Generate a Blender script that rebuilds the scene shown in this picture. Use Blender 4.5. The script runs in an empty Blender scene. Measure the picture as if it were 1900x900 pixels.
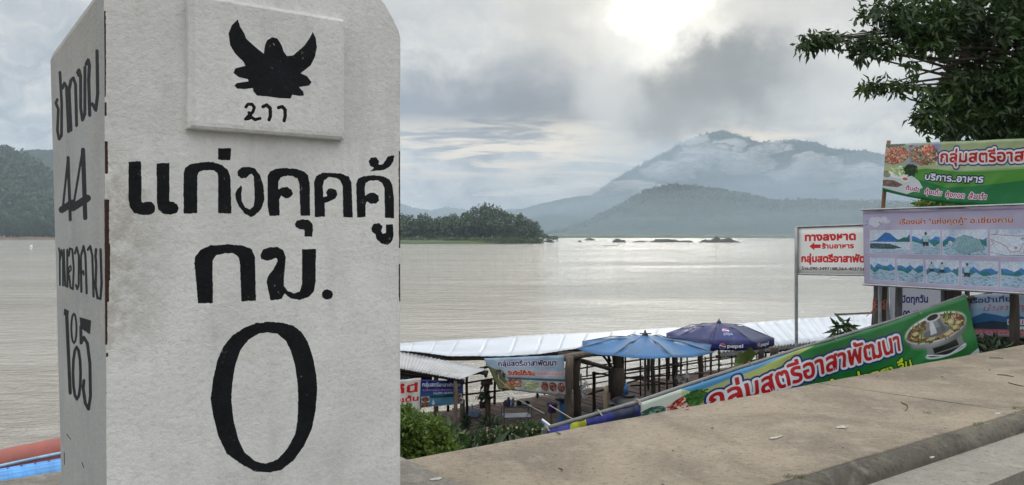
import bpy, math, random
import numpy as np
from mathutils import Vector, Matrix, noise as mnoise
random.seed(7); np.random.seed(7)
S = bpy.context.scene
C = S.collection
# ------------------------------------------------------------------ camera
FP, CX, HZ, HC = 1500.0, 950.0, 436.0, 1.4      # focal length, centre and horizon in photo pixels; eye height
cam = bpy.data.cameras.new('camera'); cam.sensor_width = 36; cam.lens = 36*FP/1900
cam.shift_y = -(450-HZ)/1900; cam.clip_start = .05; cam.clip_end = 60000
co = bpy.data.objects.new('camera', cam); C.objects.link(co)
co.location = (0, 0, HC); co.rotation_euler = (math.pi/2, 0, 0); S.camera = co
TU = math.atan(2045/FP)                          # heading of the promenade
U = Vector((math.sin(TU), math.cos(TU), 0)); V = Vector((-math.cos(TU), math.sin(TU), 0))
def ray(x, y): return Vector(((x-CX)/FP, 1, (HZ-y)/FP))
def PZ(x, y, Z): return Vector((0, 0, HC)) + ray(x, y)*Z
def PG(x, y, z): return PZ(x, y, (z-HC)/ray(x, y).z)
def PV(x, y, v): return PZ(x, y, v/ray(x, y).dot(V))
def PU(x, y, u): return PZ(x, y, u/ray(x, y).dot(U))
def UV(u, v, z=0): return U*u + V*v + Vector((0, 0, z))
def sub(a, b): return b - a
# ------------------------------------------------------------------ world, sun, exposure
S.view_settings.view_transform = 'Standard'; S.view_settings.look = 'None'
S.view_settings.exposure = 0.3; S.view_settings.gamma = 1
S.render.engine = 'CYCLES'
S.cycles.max_bounces = 6; S.cycles.diffuse_bounces = 3; S.cycles.volume_bounces = 1
S.cycles.transparent_max_bounces = 12
S.cycles.sample_clamp_indirect = 6
SUN_AZ = math.atan((1215-CX)/FP); SUN_EL = math.radians(16)
class NT:
    """small node-graph helper"""
    def __init__(s, tree): s.t = tree
    def n(s, kind, **kw):
        d = s.t.nodes.new(kind)
        for k, v in kw.items(): setattr(d, k, v)
        return d
    def put(s, sock, v):
        if v is None: return
        if isinstance(v, bpy.types.NodeSocket): s.t.links.new(v, sock)
        elif hasattr(sock, 'default_value'):
            if isinstance(v, (tuple, list)) and len(v) == 3 and sock.type == 'RGBA': v = (*v, 1)
            sock.default_value = v
    def m(s, op, a, b=None, c=None, clamp=False):
        d = s.n('ShaderNodeMath', operation=op, use_clamp=clamp)
        s.put(d.inputs[0], a); s.put(d.inputs[1], b); s.put(d.inputs[2], c); return d.outputs[0]
    def vm(s, op, a, b=None):
        d = s.n('ShaderNodeVectorMath', operation=op); s.put(d.inputs[0], a)
        if b is not None: s.put(d.inputs[3 if op == 'SCALE' else 1], b)
        return d.outputs[1] if op in ('LENGTH', 'DOT_PRODUCT', 'DISTANCE') else d.outputs[0]
    def mix(s, f, a, b, blend='MIX'):
        d = s.n('ShaderNodeMix', data_type='RGBA', blend_type=blend, clamp_factor=True)
        s.put(d.inputs[0], f); s.put(d.inputs[6], a); s.put(d.inputs[7], b); return d.outputs[2]
    def mr(s, v, a, b, c=0., d=1., mode='SMOOTHSTEP'):
        r = s.n('ShaderNodeMapRange', interpolation_type=mode, clamp=True) if mode != 'LINEAR' else s.n('ShaderNodeMapRange', clamp=True)
        for i, x in enumerate((v, a, b, c, d)): s.put(r.inputs[i], x)
        return r.outputs[0]
    def noise(s, vec, scale, detail=4, rough=.5, dist=0, out=0):
        d = s.n('ShaderNodeTexNoise'); s.put(d.inputs['Vector'], vec); s.put(d.inputs['Scale'], scale)
        s.put(d.inputs['Detail'], detail); s.put(d.inputs['Roughness'], rough); s.put(d.inputs['Distortion'], dist)
        return d.outputs[out]
    def ramp(s, v, stops):
        d = s.n('ShaderNodeValToRGB'); e = d.color_ramp.elements
        while len(e) < len(stops): e.new(.5)
        for i, (p, c) in enumerate(stops):
            e[i].position = p; e[i].color = (*c, 1) if len(c) == 3 else c
        s.put(d.inputs[0], v); return d.outputs[0]
    def comb(s, x, y, z):
        d = s.n('ShaderNodeCombineXYZ'); s.put(d.inputs[0], x); s.put(d.inputs[1], y); s.put(d.inputs[2], z); return d.outputs[0]
    def sep(s, v):
        d = s.n('ShaderNodeSeparateXYZ'); s.put(d.inputs[0], v); return d.outputs

def build_world():
    w = bpy.data.worlds.new('World'); S.world = w; w.use_nodes = True
    t = w.node_tree; t.nodes.clear(); k = NT(t)
    D = k.n('ShaderNodeTexCoord').outputs['Generated']
    nz = k.noise(D, 5.0, 7, .58, 0, 1)
    warp = k.vm('SCALE', k.vm('SUBTRACT', nz, (.5, .5, .5)), .13)
    nz2 = k.noise(D, 22.0, 5, .55, 0, 1)
    warp2 = k.vm('SCALE', k.vm('SUBTRACT', nz2, (.5, .5, .5)), .05)
    Dw = k.vm('ADD', k.vm('ADD', D, warp), warp2)
    x, y, z = k.sep(D)
    # cloud sheet seen in perspective
    zc = k.m('ADD', k.m('MAXIMUM', z, 0.0), .10)
    q = k.comb(k.m('DIVIDE', x, zc), k.m('DIVIDE', y, zc), 0.0)
    sheet = k.noise(q, .75, 8, .55, .3)
    streak = k.noise(k.vm('MULTIPLY', q, (1.1, 1.9, 1)), 1.7, 6, .6, .5)
    # overcast luminance rises towards the zenith
    base = k.ramp(z, [(0.0, (.50, .525, .54)), (.12, (.56, .575, .58)), (.30, (.66, .665, .66)), (.6, (1.45, 1.47, 1.48)), (1.0, (2.15, 2.17, 2.19))])
    col = k.mix(1.0, base, k.ramp(sheet, [(.28, (.66, .70, .75)), (.52, (1, 1, 1)), (.72, (1.32, 1.28, 1.2))]), 'MULTIPLY')
    puff = k.noise(k.vm('MULTIPLY', D, (1, 1, 1.7)), 13.0, 8, .62, .25)
    def blob(px, py, rx, ry, lo=.15, hi=1.15, src=None):
        c = ray(px, py).normalized()
        d = k.vm('MULTIPLY', k.vm('SUBTRACT', src or Dw, tuple(c)), (FP/rx, FP/max(rx, ry), FP/ry))
        return k.mr(k.m('ADD', k.vm('LENGTH', d), k.m('MULTIPLY', k.m('SUBTRACT', puff, .5), 1.05)), hi, lo)
    broken = k.noise(k.vm('MULTIPLY', Dw, (1, 1, 2.2)), 15.0, 8, .62, .3)
    bz = k.m('MULTIPLY', k.mr(z, .34, .14), 1.0)
    col = k.mix(bz, col, k.mix(1.0, col, k.ramp(broken, [(.36, (.60, .64, .69)), (.50, (1, 1, 1)), (.63, (1.42, 1.36, 1.24))]), 'MULTIPLY'))
    # broad glow round the veiled sun
    glow = blob(1230, 40, 620, 420, .0, 1.0)
    col = k.mix(k.m('MULTIPLY', glow, .8), col, (.86, .81, .69))
    for px, py, rx, ry, a, c in [(760, 20, 300, 70, .35, (.33, .35, .37)), (930, 200, 330, 115, 1.0, (.13, .15, .19)), (960, 228, 270, 72, .9, (.05, .06, .09)), (780, 235, 190, 100, .6, (.25, .28, .33)),
                                 (1010, 130, 230, 80, .35, (.34, .35, .37)), (1440, 230, 120, 24, .4, (.36, .38, .39)), (1500, 10, 210, 70, .5, (.47, .46, .44)),
                                 (1040, 30, 130, 80, .45, (.42, .42, .41)),
                                 (1540, 190, 160, 50, .35, (.50, .50, .49)), (1620, 330, 150, 30, .4, (.45, .48, .50)),
                                 (1060, 320, 150, 14, .75, (.43, .50, .54)), (60, 60, 200, 90, .25, (.42, .44, .46))]:
        col = k.mix(k.m('MULTIPLY', blob(px, py, rx, ry), a), col, c)
    # warm broken altocumulus band low over the horizon
    band = k.m('MULTIPLY', k.mr(z, .055, .095), k.mr(z, .155, .115))
    band = k.m('MULTIPLY', band, blob(1050, 300, 560, 160, .4, 1.3))
    col = k.mix(k.m('MULTIPLY', band, k.mr(streak, .40, .60)), col, (1.15, .96, .70))
    # opening in the cloud where the sun shines through
    for px, py, rx, ry, a, e in [(1215, 25, 135, 100, .9, (1.15, 1.11, 1.0)), (1222, 5, 80, 70, 1.0, (2.6, 2.5, 2.25)), (1185, 105, 60, 45, .8, (1.4, 1.36, 1.22)), (1290, 82, 100, 26, .8, (1.2, 1.16, 1.05))]:
        col = k.mix(k.m('MULTIPLY', blob(px, py, rx, ry, .2, 1.25), a), col, e)
    for px, py, rx, ry, a, c in [(1340, 150, 240, 84, 1.0, (.11, .125, .135)), (1260, 212, 150, 80, .9, (.13, .145, .155)), (1340, 135, 160, 50, .7, (.09, .105, .115))]:
        col = k.mix(k.m('MULTIPLY', blob(px, py, rx, ry), a), col, c)
    for px, py, rx, ry, a, c in [(1148, 170, 75, 150, .75, (.66, .66, .63)), (1560, 130, 160, 110, .5, (.78, .77, .73)), (1130, 262, 130, 34, .6, (.80, .74, .62))]:
        col = k.mix(k.m('MULTIPLY', blob(px, py, rx, ry), a), col, c)
    # below the horizon: plain ground tone
    col = k.mix(k.mr(z, -.01, -.08), col, (.22, .22, .20))
    sky = k.n('ShaderNodeTexSky', sky_type='NISHITA', sun_disc=False, sun_elevation=SUN_EL, sun_rotation=SUN_AZ, dust_density=3.0)
    b1 = k.n('ShaderNodeBackground'); k.put(b1.inputs[0], sky.outputs[0]); b1.inputs[1].default_value = .05
    b2 = k.n('ShaderNodeBackground'); k.put(b2.inputs[0], col); b2.inputs[1].default_value = .93
    ad = k.n('ShaderNodeMixShader'); ad.inputs[0].default_value = .96; k.put(ad.inputs[1], b1.outputs[0]); k.put(ad.inputs[2], b2.outputs[0])   # thick overcast over a clear sky
    o = k.n('ShaderNodeOutputWorld'); k.put(o.inputs[0], ad.outputs[0])
build_world()
sun = bpy.data.lights.new('sun', 'SUN'); sun.energy = .5; sun.angle = math.radians(12); sun.color = (1, .94, .84)
so = bpy.data.objects.new('sun', sun); C.objects.link(so)
sd = Vector((math.sin(SUN_AZ)*math.cos(SUN_EL), math.cos(SUN_AZ)*math.cos(SUN_EL), math.sin(SUN_EL)))
so.rotation_euler = sd.to_track_quat('Z', 'Y').to_euler(); so.location = (5, 5, 30)

# ------------------------------------------------------------------ object helpers
def tag(o, label=None, cat=None, group=None, kind=None):
    if label: o['label'] = label
    if cat: o['category'] = cat
    if group: o['group'] = group
    if kind: o['kind'] = kind
    return o
def empty(name, loc, label, cat, group=None):
    o = bpy.data.objects.new(name, None); C.objects.link(o); o.location = loc; o.empty_display_size = .2
    return tag(o, label, cat, group)
def link(name, me, mat, parent=None, smooth=False):
    o = bpy.data.objects.new(name, me); C.objects.link(o)
    if mat is not None and not me.materials:
        for mm in (mat if isinstance(mat, (list, tuple)) else [mat]): me.materials.append(mm)
    if parent is not None:
        o.parent = parent; o.matrix_parent_inverse = Matrix.Translation(-world_loc(parent))
    if smooth: me.polygons.foreach_set('use_smooth', [True]*len(me.polygons))
    return o
def world_loc(o):
    v = Vector(o.location)
    if o.parent is not None: v = world_loc(o.parent) + (Matrix(o.matrix_parent_inverse) @ v)
    return v
class MB:
    def __init__(s): s.v = []; s.f = []; s.mi = []
    def add(s, vs, fs, mi=0):
        b = len(s.v); s.v += [tuple(p) for p in vs]; s.f += [tuple(i+b for i in f) for f in fs]; s.mi += [mi]*len(fs); return s
    def box(s, c, size, M=None, mi=0):
        c = Vector(c); h = Vector(size)/2; M = M or Matrix.Identity(3)
        vs = [c + M @ Vector((a*h.x, b*h.y, d*h.z)) for a in (-1, 1) for b in (-1, 1) for d in (-1, 1)]
        return s.add(vs, [(0, 1, 3, 2), (4, 6, 7, 5), (0, 4, 5, 1), (2, 3, 7, 6), (0, 2, 6, 4), (1, 5, 7, 3)], mi)
    def tube(s, pts, r, n=8, cap=True, jit=0, mi=0):
        pts = [Vector(p) for p in pts]; rs = r if isinstance(r, (list, tuple)) else [r]*len(pts)
        vs = []; fs = []
        for i, p in enumerate(pts):
            d = (pts[min(i+1, len(pts)-1)] - pts[max(i-1, 0)]).normalized()
            a = d.cross(Vector((0, 0, 1)) if abs(d.z) < .95 else Vector((1, 0, 0))).normalized(); b = d.cross(a)
            for j in range(n):
                t = 2*math.pi*j/n; rr = rs[i]*(1+random.uniform(-jit, jit)); vs.append(p + a*math.cos(t)*rr + b*math.sin(t)*rr)
        for i in range(len(pts)-1):
            for j in range(n): fs.append((i*n+j, i*n+(j+1) % n, (i+1)*n+(j+1) % n, (i+1)*n+j))
        if cap: fs += [tuple(range(n))[::-1], tuple((len(pts)-1)*n+j for j in range(n))]
        return s.add(vs, fs, mi)
    def lathe(s, c, prof, n=16, mi=0):
        c = Vector(c); vs = []; fs = []
        for r, z in prof:
            for j in range(n): t = 2*math.pi*j/n; vs.append(c + Vector((r*math.cos(t), r*math.sin(t), z)))
        for i in range(len(prof)-1):
            for j in range(n): fs.append((i*n+j, i*n+(j+1) % n, (i+1)*n+(j+1) % n, (i+1)*n+j))
        fs += [tuple(range(n))[::-1], tuple((len(prof)-1)*n+j for j in range(n))]
        return s.add(vs, fs, mi)
    def mesh(s, name):
        me = bpy.data.meshes.new(name); me.from_pydata(s.v, [], s.f); me.update()
        if any(s.mi): me.polygons.foreach_set('material_index', s.mi)
        return me
    def build(s, name, mat, parent=None, smooth=False): return link(name, s.mesh(name), mat, parent, smooth)
def rotz(a): return Matrix.Rotation(a, 3, 'Z')
MU = Matrix((U, V, Vector((0, 0, 1)))).transposed()       # local x along the promenade, y towards the river

# ------------------------------------------------------------------ materials
def principled(name):
    m = bpy.data.materials.new(name); m.use_nodes = True; k = NT(m.node_tree)
    return m, k, m.node_tree.nodes['Principled BSDF'], m.node_tree.nodes['Material Output']
def mat(name, col, rough=.7, var=.25, scale=3., bump=.0, bscale=40., metal=0., spec=.5, col2=None, stretch=(1, 1, 1), transl=0., coat=0.):
    m, k, p, out = principled(name)
    tc = k.n('ShaderNodeTexCoord').outputs['Object']
    v = k.vm('MULTIPLY', tc, stretch)
    a = k.noise(v, scale, 6, .6)
    c2 = col2 or tuple(c*(1-var) for c in col); c1 = tuple(min(1, c*(1+var*.5)) for c in col) if not col2 else col
    cc = k.ramp(a, [(.32, c2), (.66, c1)])
    k.put(p.inputs['Base Color'], cc); p.inputs['Roughness'].default_value = rough; p.inputs['Metallic'].default_value = metal
    p.inputs['Specular IOR Level'].default_value = spec; p.inputs['Coat Weight'].default_value = coat
    k.put(p.inputs['Roughness'], k.mr(a, .3, .7, max(0, rough-.1), min(1, rough+.1)))
    if bump:
        b = k.n('ShaderNodeBump'); b.inputs['Strength'].default_value = min(1, bump); b.inputs['Distance'].default_value = .02
        k.put(b.inputs['Height'], k.noise(v, bscale, 5, .6)); k.put(p.inputs['Normal'], b.outputs[0])
    if transl:
        tr = k.n('ShaderNodeBsdfTranslucent'); k.put(tr.inputs[0], cc); mx = k.n('ShaderNodeMixShader'); mx.inputs[0].default_value = transl
        k.put(mx.inputs[1], p.outputs[0]); k.put(mx.inputs[2], tr.outputs[0]); k.put(out.inputs[0], mx.outputs[0])
    return m
M = {}
M['wood_dark'] = mat('wood_dark', (.055, .042, .032), .85, .5, 6, .6, 60, stretch=(3, 3, .6))
M['wood_post'] = mat('wood_post', (.14, .11, .085), .85, .5, 8, .6, 60, stretch=(3, 3, .6))
M['wood_pole'] = mat('wood_pole', (.19, .10, .055), .75, .5, 8, .4, 60, stretch=(3, 3, .6))
M['bamboo'] = mat('bamboo', (.20, .155, .10), .65, .4, 5, .3, 60)
M['plank'] = mat('plank', (.14, .06, .042), .8, .5, 2.5, .4, 50, col2=(.055, .03, .024))
M['plank_b'] = mat('plank_b', (.11, .062, .045), .85, .5, 2.5, .4, 50, col2=(.045, .033, .028))
M['galv'] = mat('galvanised', (.32, .33, .34), .45, .3, 12, .2, 80, metal=.6)
M['steel'] = mat('steel_post', (.10, .10, .105), .5, .4, 10, .2, 80, metal=.3)
M['zinc'] = mat('zinc_sheet', (.42, .43, .44), .6, .2, 1.5, .15, 30, metal=.1, col2=(.22, .22, .22))
M['white_sheet'] = mat('white_roof_sheet', (.52, .56, .61), .55, .1, .8, .15, 25, col2=(.40, .44, .49))
M['white'] = mat('white_paint', (.75, .75, .73), .5, .1, 8)
M['red_tube'] = mat('red_vinyl', (.30, .085, .065), .6, .25, 5, .3, 12)
M['pale_blue'] = mat('pale_blue_strap', (.33, .53, .72), .5, .25, 9)
M['blue_hose'] = mat('blue_ribbed_plastic', (.09, .33, .72), .38, .2, 6)
M['black'] = mat('black_plastic', (.02, .02, .022), .5, .3, 6)
M['purple'] = mat('purple_plastic', (.10, .05, .22), .4, .2, 6)
M['blue_plastic'] = mat('blue_plastic', (.05, .18, .45), .4, .2, 6)
M['pot'] = mat('dark_pot', (.05, .045, .04), .8, .2, 6)
M['leaf'] = mat('leaf_green', (.05, .10, .018), .5, .5, 1.2, col2=(.016, .036, .010), transl=.34)
M['leaf_light'] = mat('leaf_light', (.13, .20, .03), .5, .4, 2.5, col2=(.06, .11, .02), transl=.35)
M['leaf_dark'] = mat('leaf_dark', (.03, .055, .022), .55, .5, 1.6, col2=(.015, .03, .012), transl=.2)
M['leaf_far'] = mat('leaf_far', (.075, .11, .045), .8, .5, .06, col2=(.03, .055, .028))
M['grass'] = mat('grass_green', (.09, .13, .03), .8, .4, 3, transl=.2)
M['reed'] = mat('reed_green', (.085, .115, .035), .8, .4, .05, col2=(.04, .07, .025))
M['bark'] = mat('bark', (.06, .045, .035), .9, .5, 6, .6, 30)
M['pink'] = mat('pink_petals', (.55, .30, .32), .7, .2, 9)
M['cloth_blue'] = mat('blue_tarpaulin', (.05, .19, .42), .5, .3, 3, .3, 14, transl=.3)
M['rope'] = mat('rope', (.30, .28, .24), .8, .2, 9)
M['dry'] = mat('dry_leaf', (.07, .045, .025), .9, .4, 9)
M['chip'] = mat('white_lime_patch', (.42, .40, .35), .9, .3, 60, .5, 90)
M['rock'] = mat('dark_rock', (.06, .058, .05), .85, .4, .3, .8, 3)
M['soap'] = mat('pale_plastic_bottles', (.5, .52, .58), .35, .2, 9)

def mat_concrete(name, c1, c2, c3, speck=True, scale=1.0, stain=0.5):
    m, k, p, out = principled(name)
    tc = k.n('ShaderNodeTexCoord').outputs['Object']
    big = k.noise(tc, .9*scale, 6, .62, .6); mid = k.noise(tc, 5*scale, 7, .65, .2); fine = k.noise(tc, 60*scale, 6, .8); grit = k.noise(tc, 24*scale, 7, .8)
    cc = k.mix(k.mr(big, .38, .64), c1, c2)
    cc = k.mix(k.mr(grit, .52, .66), cc, tuple(v*.62 for v in c2)); cc = k.mix(k.m('MULTIPLY', k.mr(grit, .44, .34), .6), cc, tuple(min(1, v*1.35) for v in c1))
    cc = k.mix(k.m('MULTIPLY', k.mr(mid, .5, .72), stain), cc, c3)
    cc = k.mix(.42, cc, k.ramp(fine, [(.25, (.35, .35, .35)), (.5, (.85, .85, .85)), (.75, (1.5, 1.5, 1.5))]), 'MULTIPLY')
    if speck:
        vo = k.n('ShaderNodeTexVoronoi'); k.put(vo.inputs['Vector'], tc); vo.inputs['Scale'].default_value = 38*scale
        vo.inputs['Randomness'].default_value = 1
        sp = k.m('MULTIPLY', k.mr(vo.outputs['Distance'], .13, .05), k.mr(k.noise(tc, 3.3, 3), .52, .62))
        cc = k.mix(k.m('MULTIPLY', sp, .7), cc, (.55, .52, .46))
        v2 = k.n('ShaderNodeTexVoronoi'); k.put(v2.inputs['Vector'], tc); v2.inputs['Scale'].default_value = 21*scale
        sp2 = k.m('MULTIPLY', k.mr(v2.outputs['Distance'], .14, .06), k.mr(k.noise(tc, 5.3, 3), .5, .6))
        cc = k.mix(k.m('MULTIPLY', sp2, .6), cc, (.06, .05, .04))
    k.put(p.inputs['Base Color'], cc); p.inputs['Roughness'].default_value = .88; p.inputs['Specular IOR Level'].default_value = .3
    b = k.n('ShaderNodeBump'); b.inputs['Strength'].default_value = .9; b.inputs['Distance'].default_value = .010
    k.put(b.inputs['Height'], k.m('ADD', fine, k.m('MULTIPLY', mid, 1.2))); k.put(p.inputs['Normal'], b.outputs[0])
    return m
M['slab'] = mat_concrete('promenade_concrete', (.32, .265, .198), (.195, .163, .123), (.40, .35, .27))
M['pad'] = mat_concrete('pad_concrete', (.27, .25, .21), (.18, .165, .14), (.42, .40, .36))
M['kerb'] = mat_concrete('kerb_concrete', (.15, .135, .105), (.075, .068, .055), (.24, .22, .18), stain=.7)
M['road'] = mat_concrete('road_concrete', (.33, .31, .26), (.25, .235, .20), (.38, .36, .31), speck=False)
M['soil'] = mat_concrete('bank_soil', (.07, .055, .038), (.04, .045, .022), (.10, .09, .05), speck=False, scale=.6)

# ------------------------------------------------------------------ printed surfaces, drawn in numpy
FONT = {}
def glyphs(txt):
    if txt in FONT: return FONT[txt]
    cu = bpy.data.curves.new('t', 'FONT'); cu.body = txt; cu.resolution_u = 4
    o = bpy.data.objects.new('t', cu); C.objects.link(o); bpy.context.view_layer.update()
    dg = bpy.context.evaluated_depsgraph_get(); me = o.evaluated_get(dg).to_mesh()
    me.calc_loop_triangles()
    v = np.array([p.co[:2] for p in me.vertices]) if len(me.vertices) else np.zeros((0, 2))
    t = np.array([q.vertices[:] for q in me.loop_triangles], int) if len(me.vertices) else np.zeros((0, 3), int)
    o.evaluated_get(dg).to_mesh_clear(); bpy.data.objects.remove(o); bpy.data.curves.remove(cu)
    FONT[txt] = (v, t); return FONT[txt]
def dilate(m, r):
    """grow a mask by a disc, as a running maximum over shifted rows"""
    if r <= 0: return m
    H, W = m.shape; R = int(math.ceil(r)); out = m.copy(); hm = {0: m}; cur = m
    for w in range(1, R+1):
        nx = cur.copy(); nx[:, 1:] = np.maximum(nx[:, 1:], cur[:, :-1]); nx[:, :-1] = np.maximum(nx[:, :-1], cur[:, 1:]); cur = nx; hm[w] = cur
    for dy in range(-R, R+1):
        w = r*r-dy*dy
        if w < 0: continue
        q = hm[min(R, int(w**.5))]
        if dy > 0: out[dy:] = np.maximum(out[dy:], q[:-dy])
        elif dy < 0: out[:dy] = np.maximum(out[:dy], q[-dy:])
        else: out = np.maximum(out, q)
    return out
def vnoise(h, w, cell, seed=0):
    r = np.random.RandomState(seed); gh, gw = int(h/cell)+3, int(w/cell)+3; g = r.rand(gh, gw)
    y = np.arange(h)/cell; x = np.arange(w)/cell; yi = y.astype(int); xi = x.astype(int)
    fy = (y-yi); fx = (x-xi); fy = (fy*fy*(3-2*fy))[:, None]; fx = (fx*fx*(3-2*fx))[None]
    a = g[yi][:, xi]; b = g[yi][:, xi+1]; c = g[yi+1][:, xi]; d = g[yi+1][:, xi+1]
    return (a*(1-fx)+b*fx)*(1-fy)+(c*(1-fx)+d*fx)*fy
def fbm(h, w, cell, seed=0, o=4):
    s = 0; t = 0; a = 1
    for i in range(o):
        s = s + a*vnoise(h, w, max(1.5, cell/2**i), seed+i); t += a; a *= .55
    return s/t
class Cv:
    """canvas in sRGB values, row 0 at the top"""
    def __init__(s, w, h, col=(1, 1, 1)): s.w, s.h = w, h; s.a = np.ones((h, w, 3))*np.array(col)[None, None]
    def blend(s, m, col):
        c = np.array(col); c = c[None, None] if c.ndim == 1 else c
        s.a = s.a*(1-m[..., None]) + c*m[..., None]
    def bl(s, y0, x0, m, col):
        r = s.a[y0:y0+m.shape[0], x0:x0+m.shape[1]]; r[:] = r*(1-m[..., None]) + np.array(col)[None, None]*m[..., None]
    def pm(s, pts):
        p = np.array(pts, float); n = len(p)
        x0, x1 = max(0, int(p[:, 0].min())-1), min(s.w, int(p[:, 0].max())+2); y0, y1 = max(0, int(p[:, 1].min())-1), min(s.h, int(p[:, 1].max())+2)
        if x1 <= x0 or y1 <= y0: return 0, 0, np.zeros((0, 0))
        X, Y = np.meshgrid(np.arange(x0, x1)+.5, np.arange(y0, y1)+.5); ins = np.zeros(X.shape, bool)
        for i in range(n):
            ax, ay = p[i]; bx, by = p[(i+1) % n]
            if ay == by: continue
            ins ^= ((ay > Y) != (by > Y)) & (X < (bx-ax)*(Y-ay)/(by-ay)+ax)
        return y0, x0, ins.astype(float)
    def pmask(s, pts):
        m = np.zeros((s.h, s.w)); y, x, q = s.pm(pts); m[y:y+q.shape[0], x:x+q.shape[1]] = q; return m
    def poly(s, pts, col, al=1):
        y, x, q = s.pm(pts); s.bl(y, x, q*al, col)
    def rect(s, x0, y0, x1, y1, col, al=1): s.a[int(y0):int(y1), int(x0):int(x1)] = s.a[int(y0):int(y1), int(x0):int(x1)]*(1-al)+np.array(col)*al
    def emask(s, cx, cy, rx, ry, soft=.1):
        Y, X = np.mgrid[0:s.h, 0:s.w]; d = np.sqrt(((X-cx)/rx)**2+((Y-cy)/ry)**2); return np.clip((1-d)/max(soft, 1e-3)+.5, 0, 1)
    def ell(s, cx, cy, rx, ry, col, al=1, soft=.1):
        x0, x1, y0, y1 = int(max(0, cx-rx*1.1-2)), int(min(s.w, cx+rx*1.1+3)), int(max(0, cy-ry*1.1-2)), int(min(s.h, cy+ry*1.1+3))
        if x1 <= x0 or y1 <= y0: return
        Y, X = np.mgrid[y0:y1, x0:x1]; d = np.sqrt(((X-cx)/rx)**2+((Y-cy)/ry)**2); s.bl(y0, x0, np.clip((1-d)/max(soft, 1e-3)+.5, 0, 1)*al, col)
    def line(s, pts, w, col, al=1):
        for (ax, ay), (bx, by) in zip(pts[:-1], pts[1:]):
            x0, x1 = int(max(0, min(ax, bx)-w-2)), int(min(s.w, max(ax, bx)+w+3)); y0, y1 = int(max(0, min(ay, by)-w-2)), int(min(s.h, max(ay, by)+w+3))
            if x1 <= x0 or y1 <= y0: continue
            Y, X = np.mgrid[y0:y1, x0:x1]; L = (bx-ax)**2+(by-ay)**2+1e-9
            t = np.clip(((X-ax)*(bx-ax)+(Y-ay)*(by-ay))/L, 0, 1); d = np.hypot(X-ax-t*(bx-ax), Y-ay-t*(by-ay))
            s.bl(y0, x0, np.clip(w/2-d+.5, 0, 1)*al, col)
    def tmask(s, txt, x, y, size, width=None, shear=0, bold=0):
        v, t = glyphs(txt); m = np.zeros((s.h, s.w))
        if not len(v): return m
        v = v.copy(); sc = size
        w0 = v[:, 0].max()-v[:, 0].min(); sx = (width/w0) if width else sc
        px = x+(v[:, 0]-v[:, 0].min())*sx + v[:, 1]*sc*shear; py = y-v[:, 1]*sc
        P = np.stack([px, py], 1)
        for a, b, c in t:
            A, B, Q = P[a], P[b], P[c]
            x0, x1 = int(max(0, min(A[0], B[0], Q[0])-1)), int(min(s.w, max(A[0], B[0], Q[0])+2)); y0, y1 = int(max(0, min(A[1], B[1], Q[1])-1)), int(min(s.h, max(A[1], B[1], Q[1])+2))
            if x1 <= x0 or y1 <= y0: continue
            Y, X = np.mgrid[y0:y1, x0:x1].astype(float); X += .5; Y += .5
            d = (B[0]-A[0])*(Q[1]-A[1])-(B[1]-A[1])*(Q[0]-A[0])
            if abs(d) < 1e-9: continue
            e = .35/ max(1e-6, abs(d))**.5
            w1 = ((X-A[0])*(Q[1]-A[1])-(Y-A[1])*(Q[0]-A[0]))/d; w2 = ((B[0]-A[0])*(Y-A[1])-(B[1]-A[1])*(X-A[0]))/d
            ins = (w1 >= -e) & (w2 >= -e) & (w1+w2 <= 1+e)
            m[y0:y1, x0:x1] = np.maximum(m[y0:y1, x0:x1], ins)
        if bold: m = dilate(m, bold)
        return m
    def text(s, txt, x, y, size, col, width=None, bold=0, outs=(), shear=0):
        m = s.tmask(txt, x, y, size, width, shear, 0); ys, xs = np.nonzero(m)
        if not len(ys): return
        p = int(bold+max([r for r, _ in outs], default=0)+2)
        y0, y1, x0, x1 = max(0, ys.min()-p), min(s.h, ys.max()+p+1), max(0, xs.min()-p), min(s.w, xs.max()+p+1); m = m[y0:y1, x0:x1]
        if bold: m = dilate(m, bold)
        for r, c in outs: s.bl(y0, x0, dilate(m, r), c)
        s.bl(y0, x0, m, col)
    def food(s, x0, y0, x1, y1, cols, n, ln, wd, seed=1, round_=True, dark=.6):
        r = random.Random(seed); cx, cy, rx, ry = (x0+x1)/2, (y0+y1)/2, (x1-x0)/2, (y1-y0)/2
        s.ell(cx, cy, rx, ry, tuple(c*dark for c in cols[0]), 1, .08)
        for i in range(n):
            a = r.uniform(0, 6.28); q = r.random()**.5*.93; px, py = cx+rx*q*math.cos(a), cy+ry*q*math.sin(a)
            b = r.uniform(0, 6.28); l = ln*r.uniform(.5, 1.2); c = cols[r.randrange(len(cols))]; k = r.uniform(.7, 1.12)
            s.line([(px, py), (px+l*math.cos(b), py+l*math.sin(b)*.7), (px+l*1.6*math.cos(b+.5), py+l*1.4*math.sin(b+.5)*.7)], wd*r.uniform(.6, 1.3), tuple(min(1, v*k) for v in c))
    def image(s, name):
        im = bpy.data.images.new(name, s.w, s.h, alpha=False); b = np.ones((s.h, s.w, 4), np.float32); b[..., :3] = np.clip(s.a, 0, 1)[::-1]
        im.pixels.foreach_set(b.ravel()); im.update(); im.pack(); return im
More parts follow.
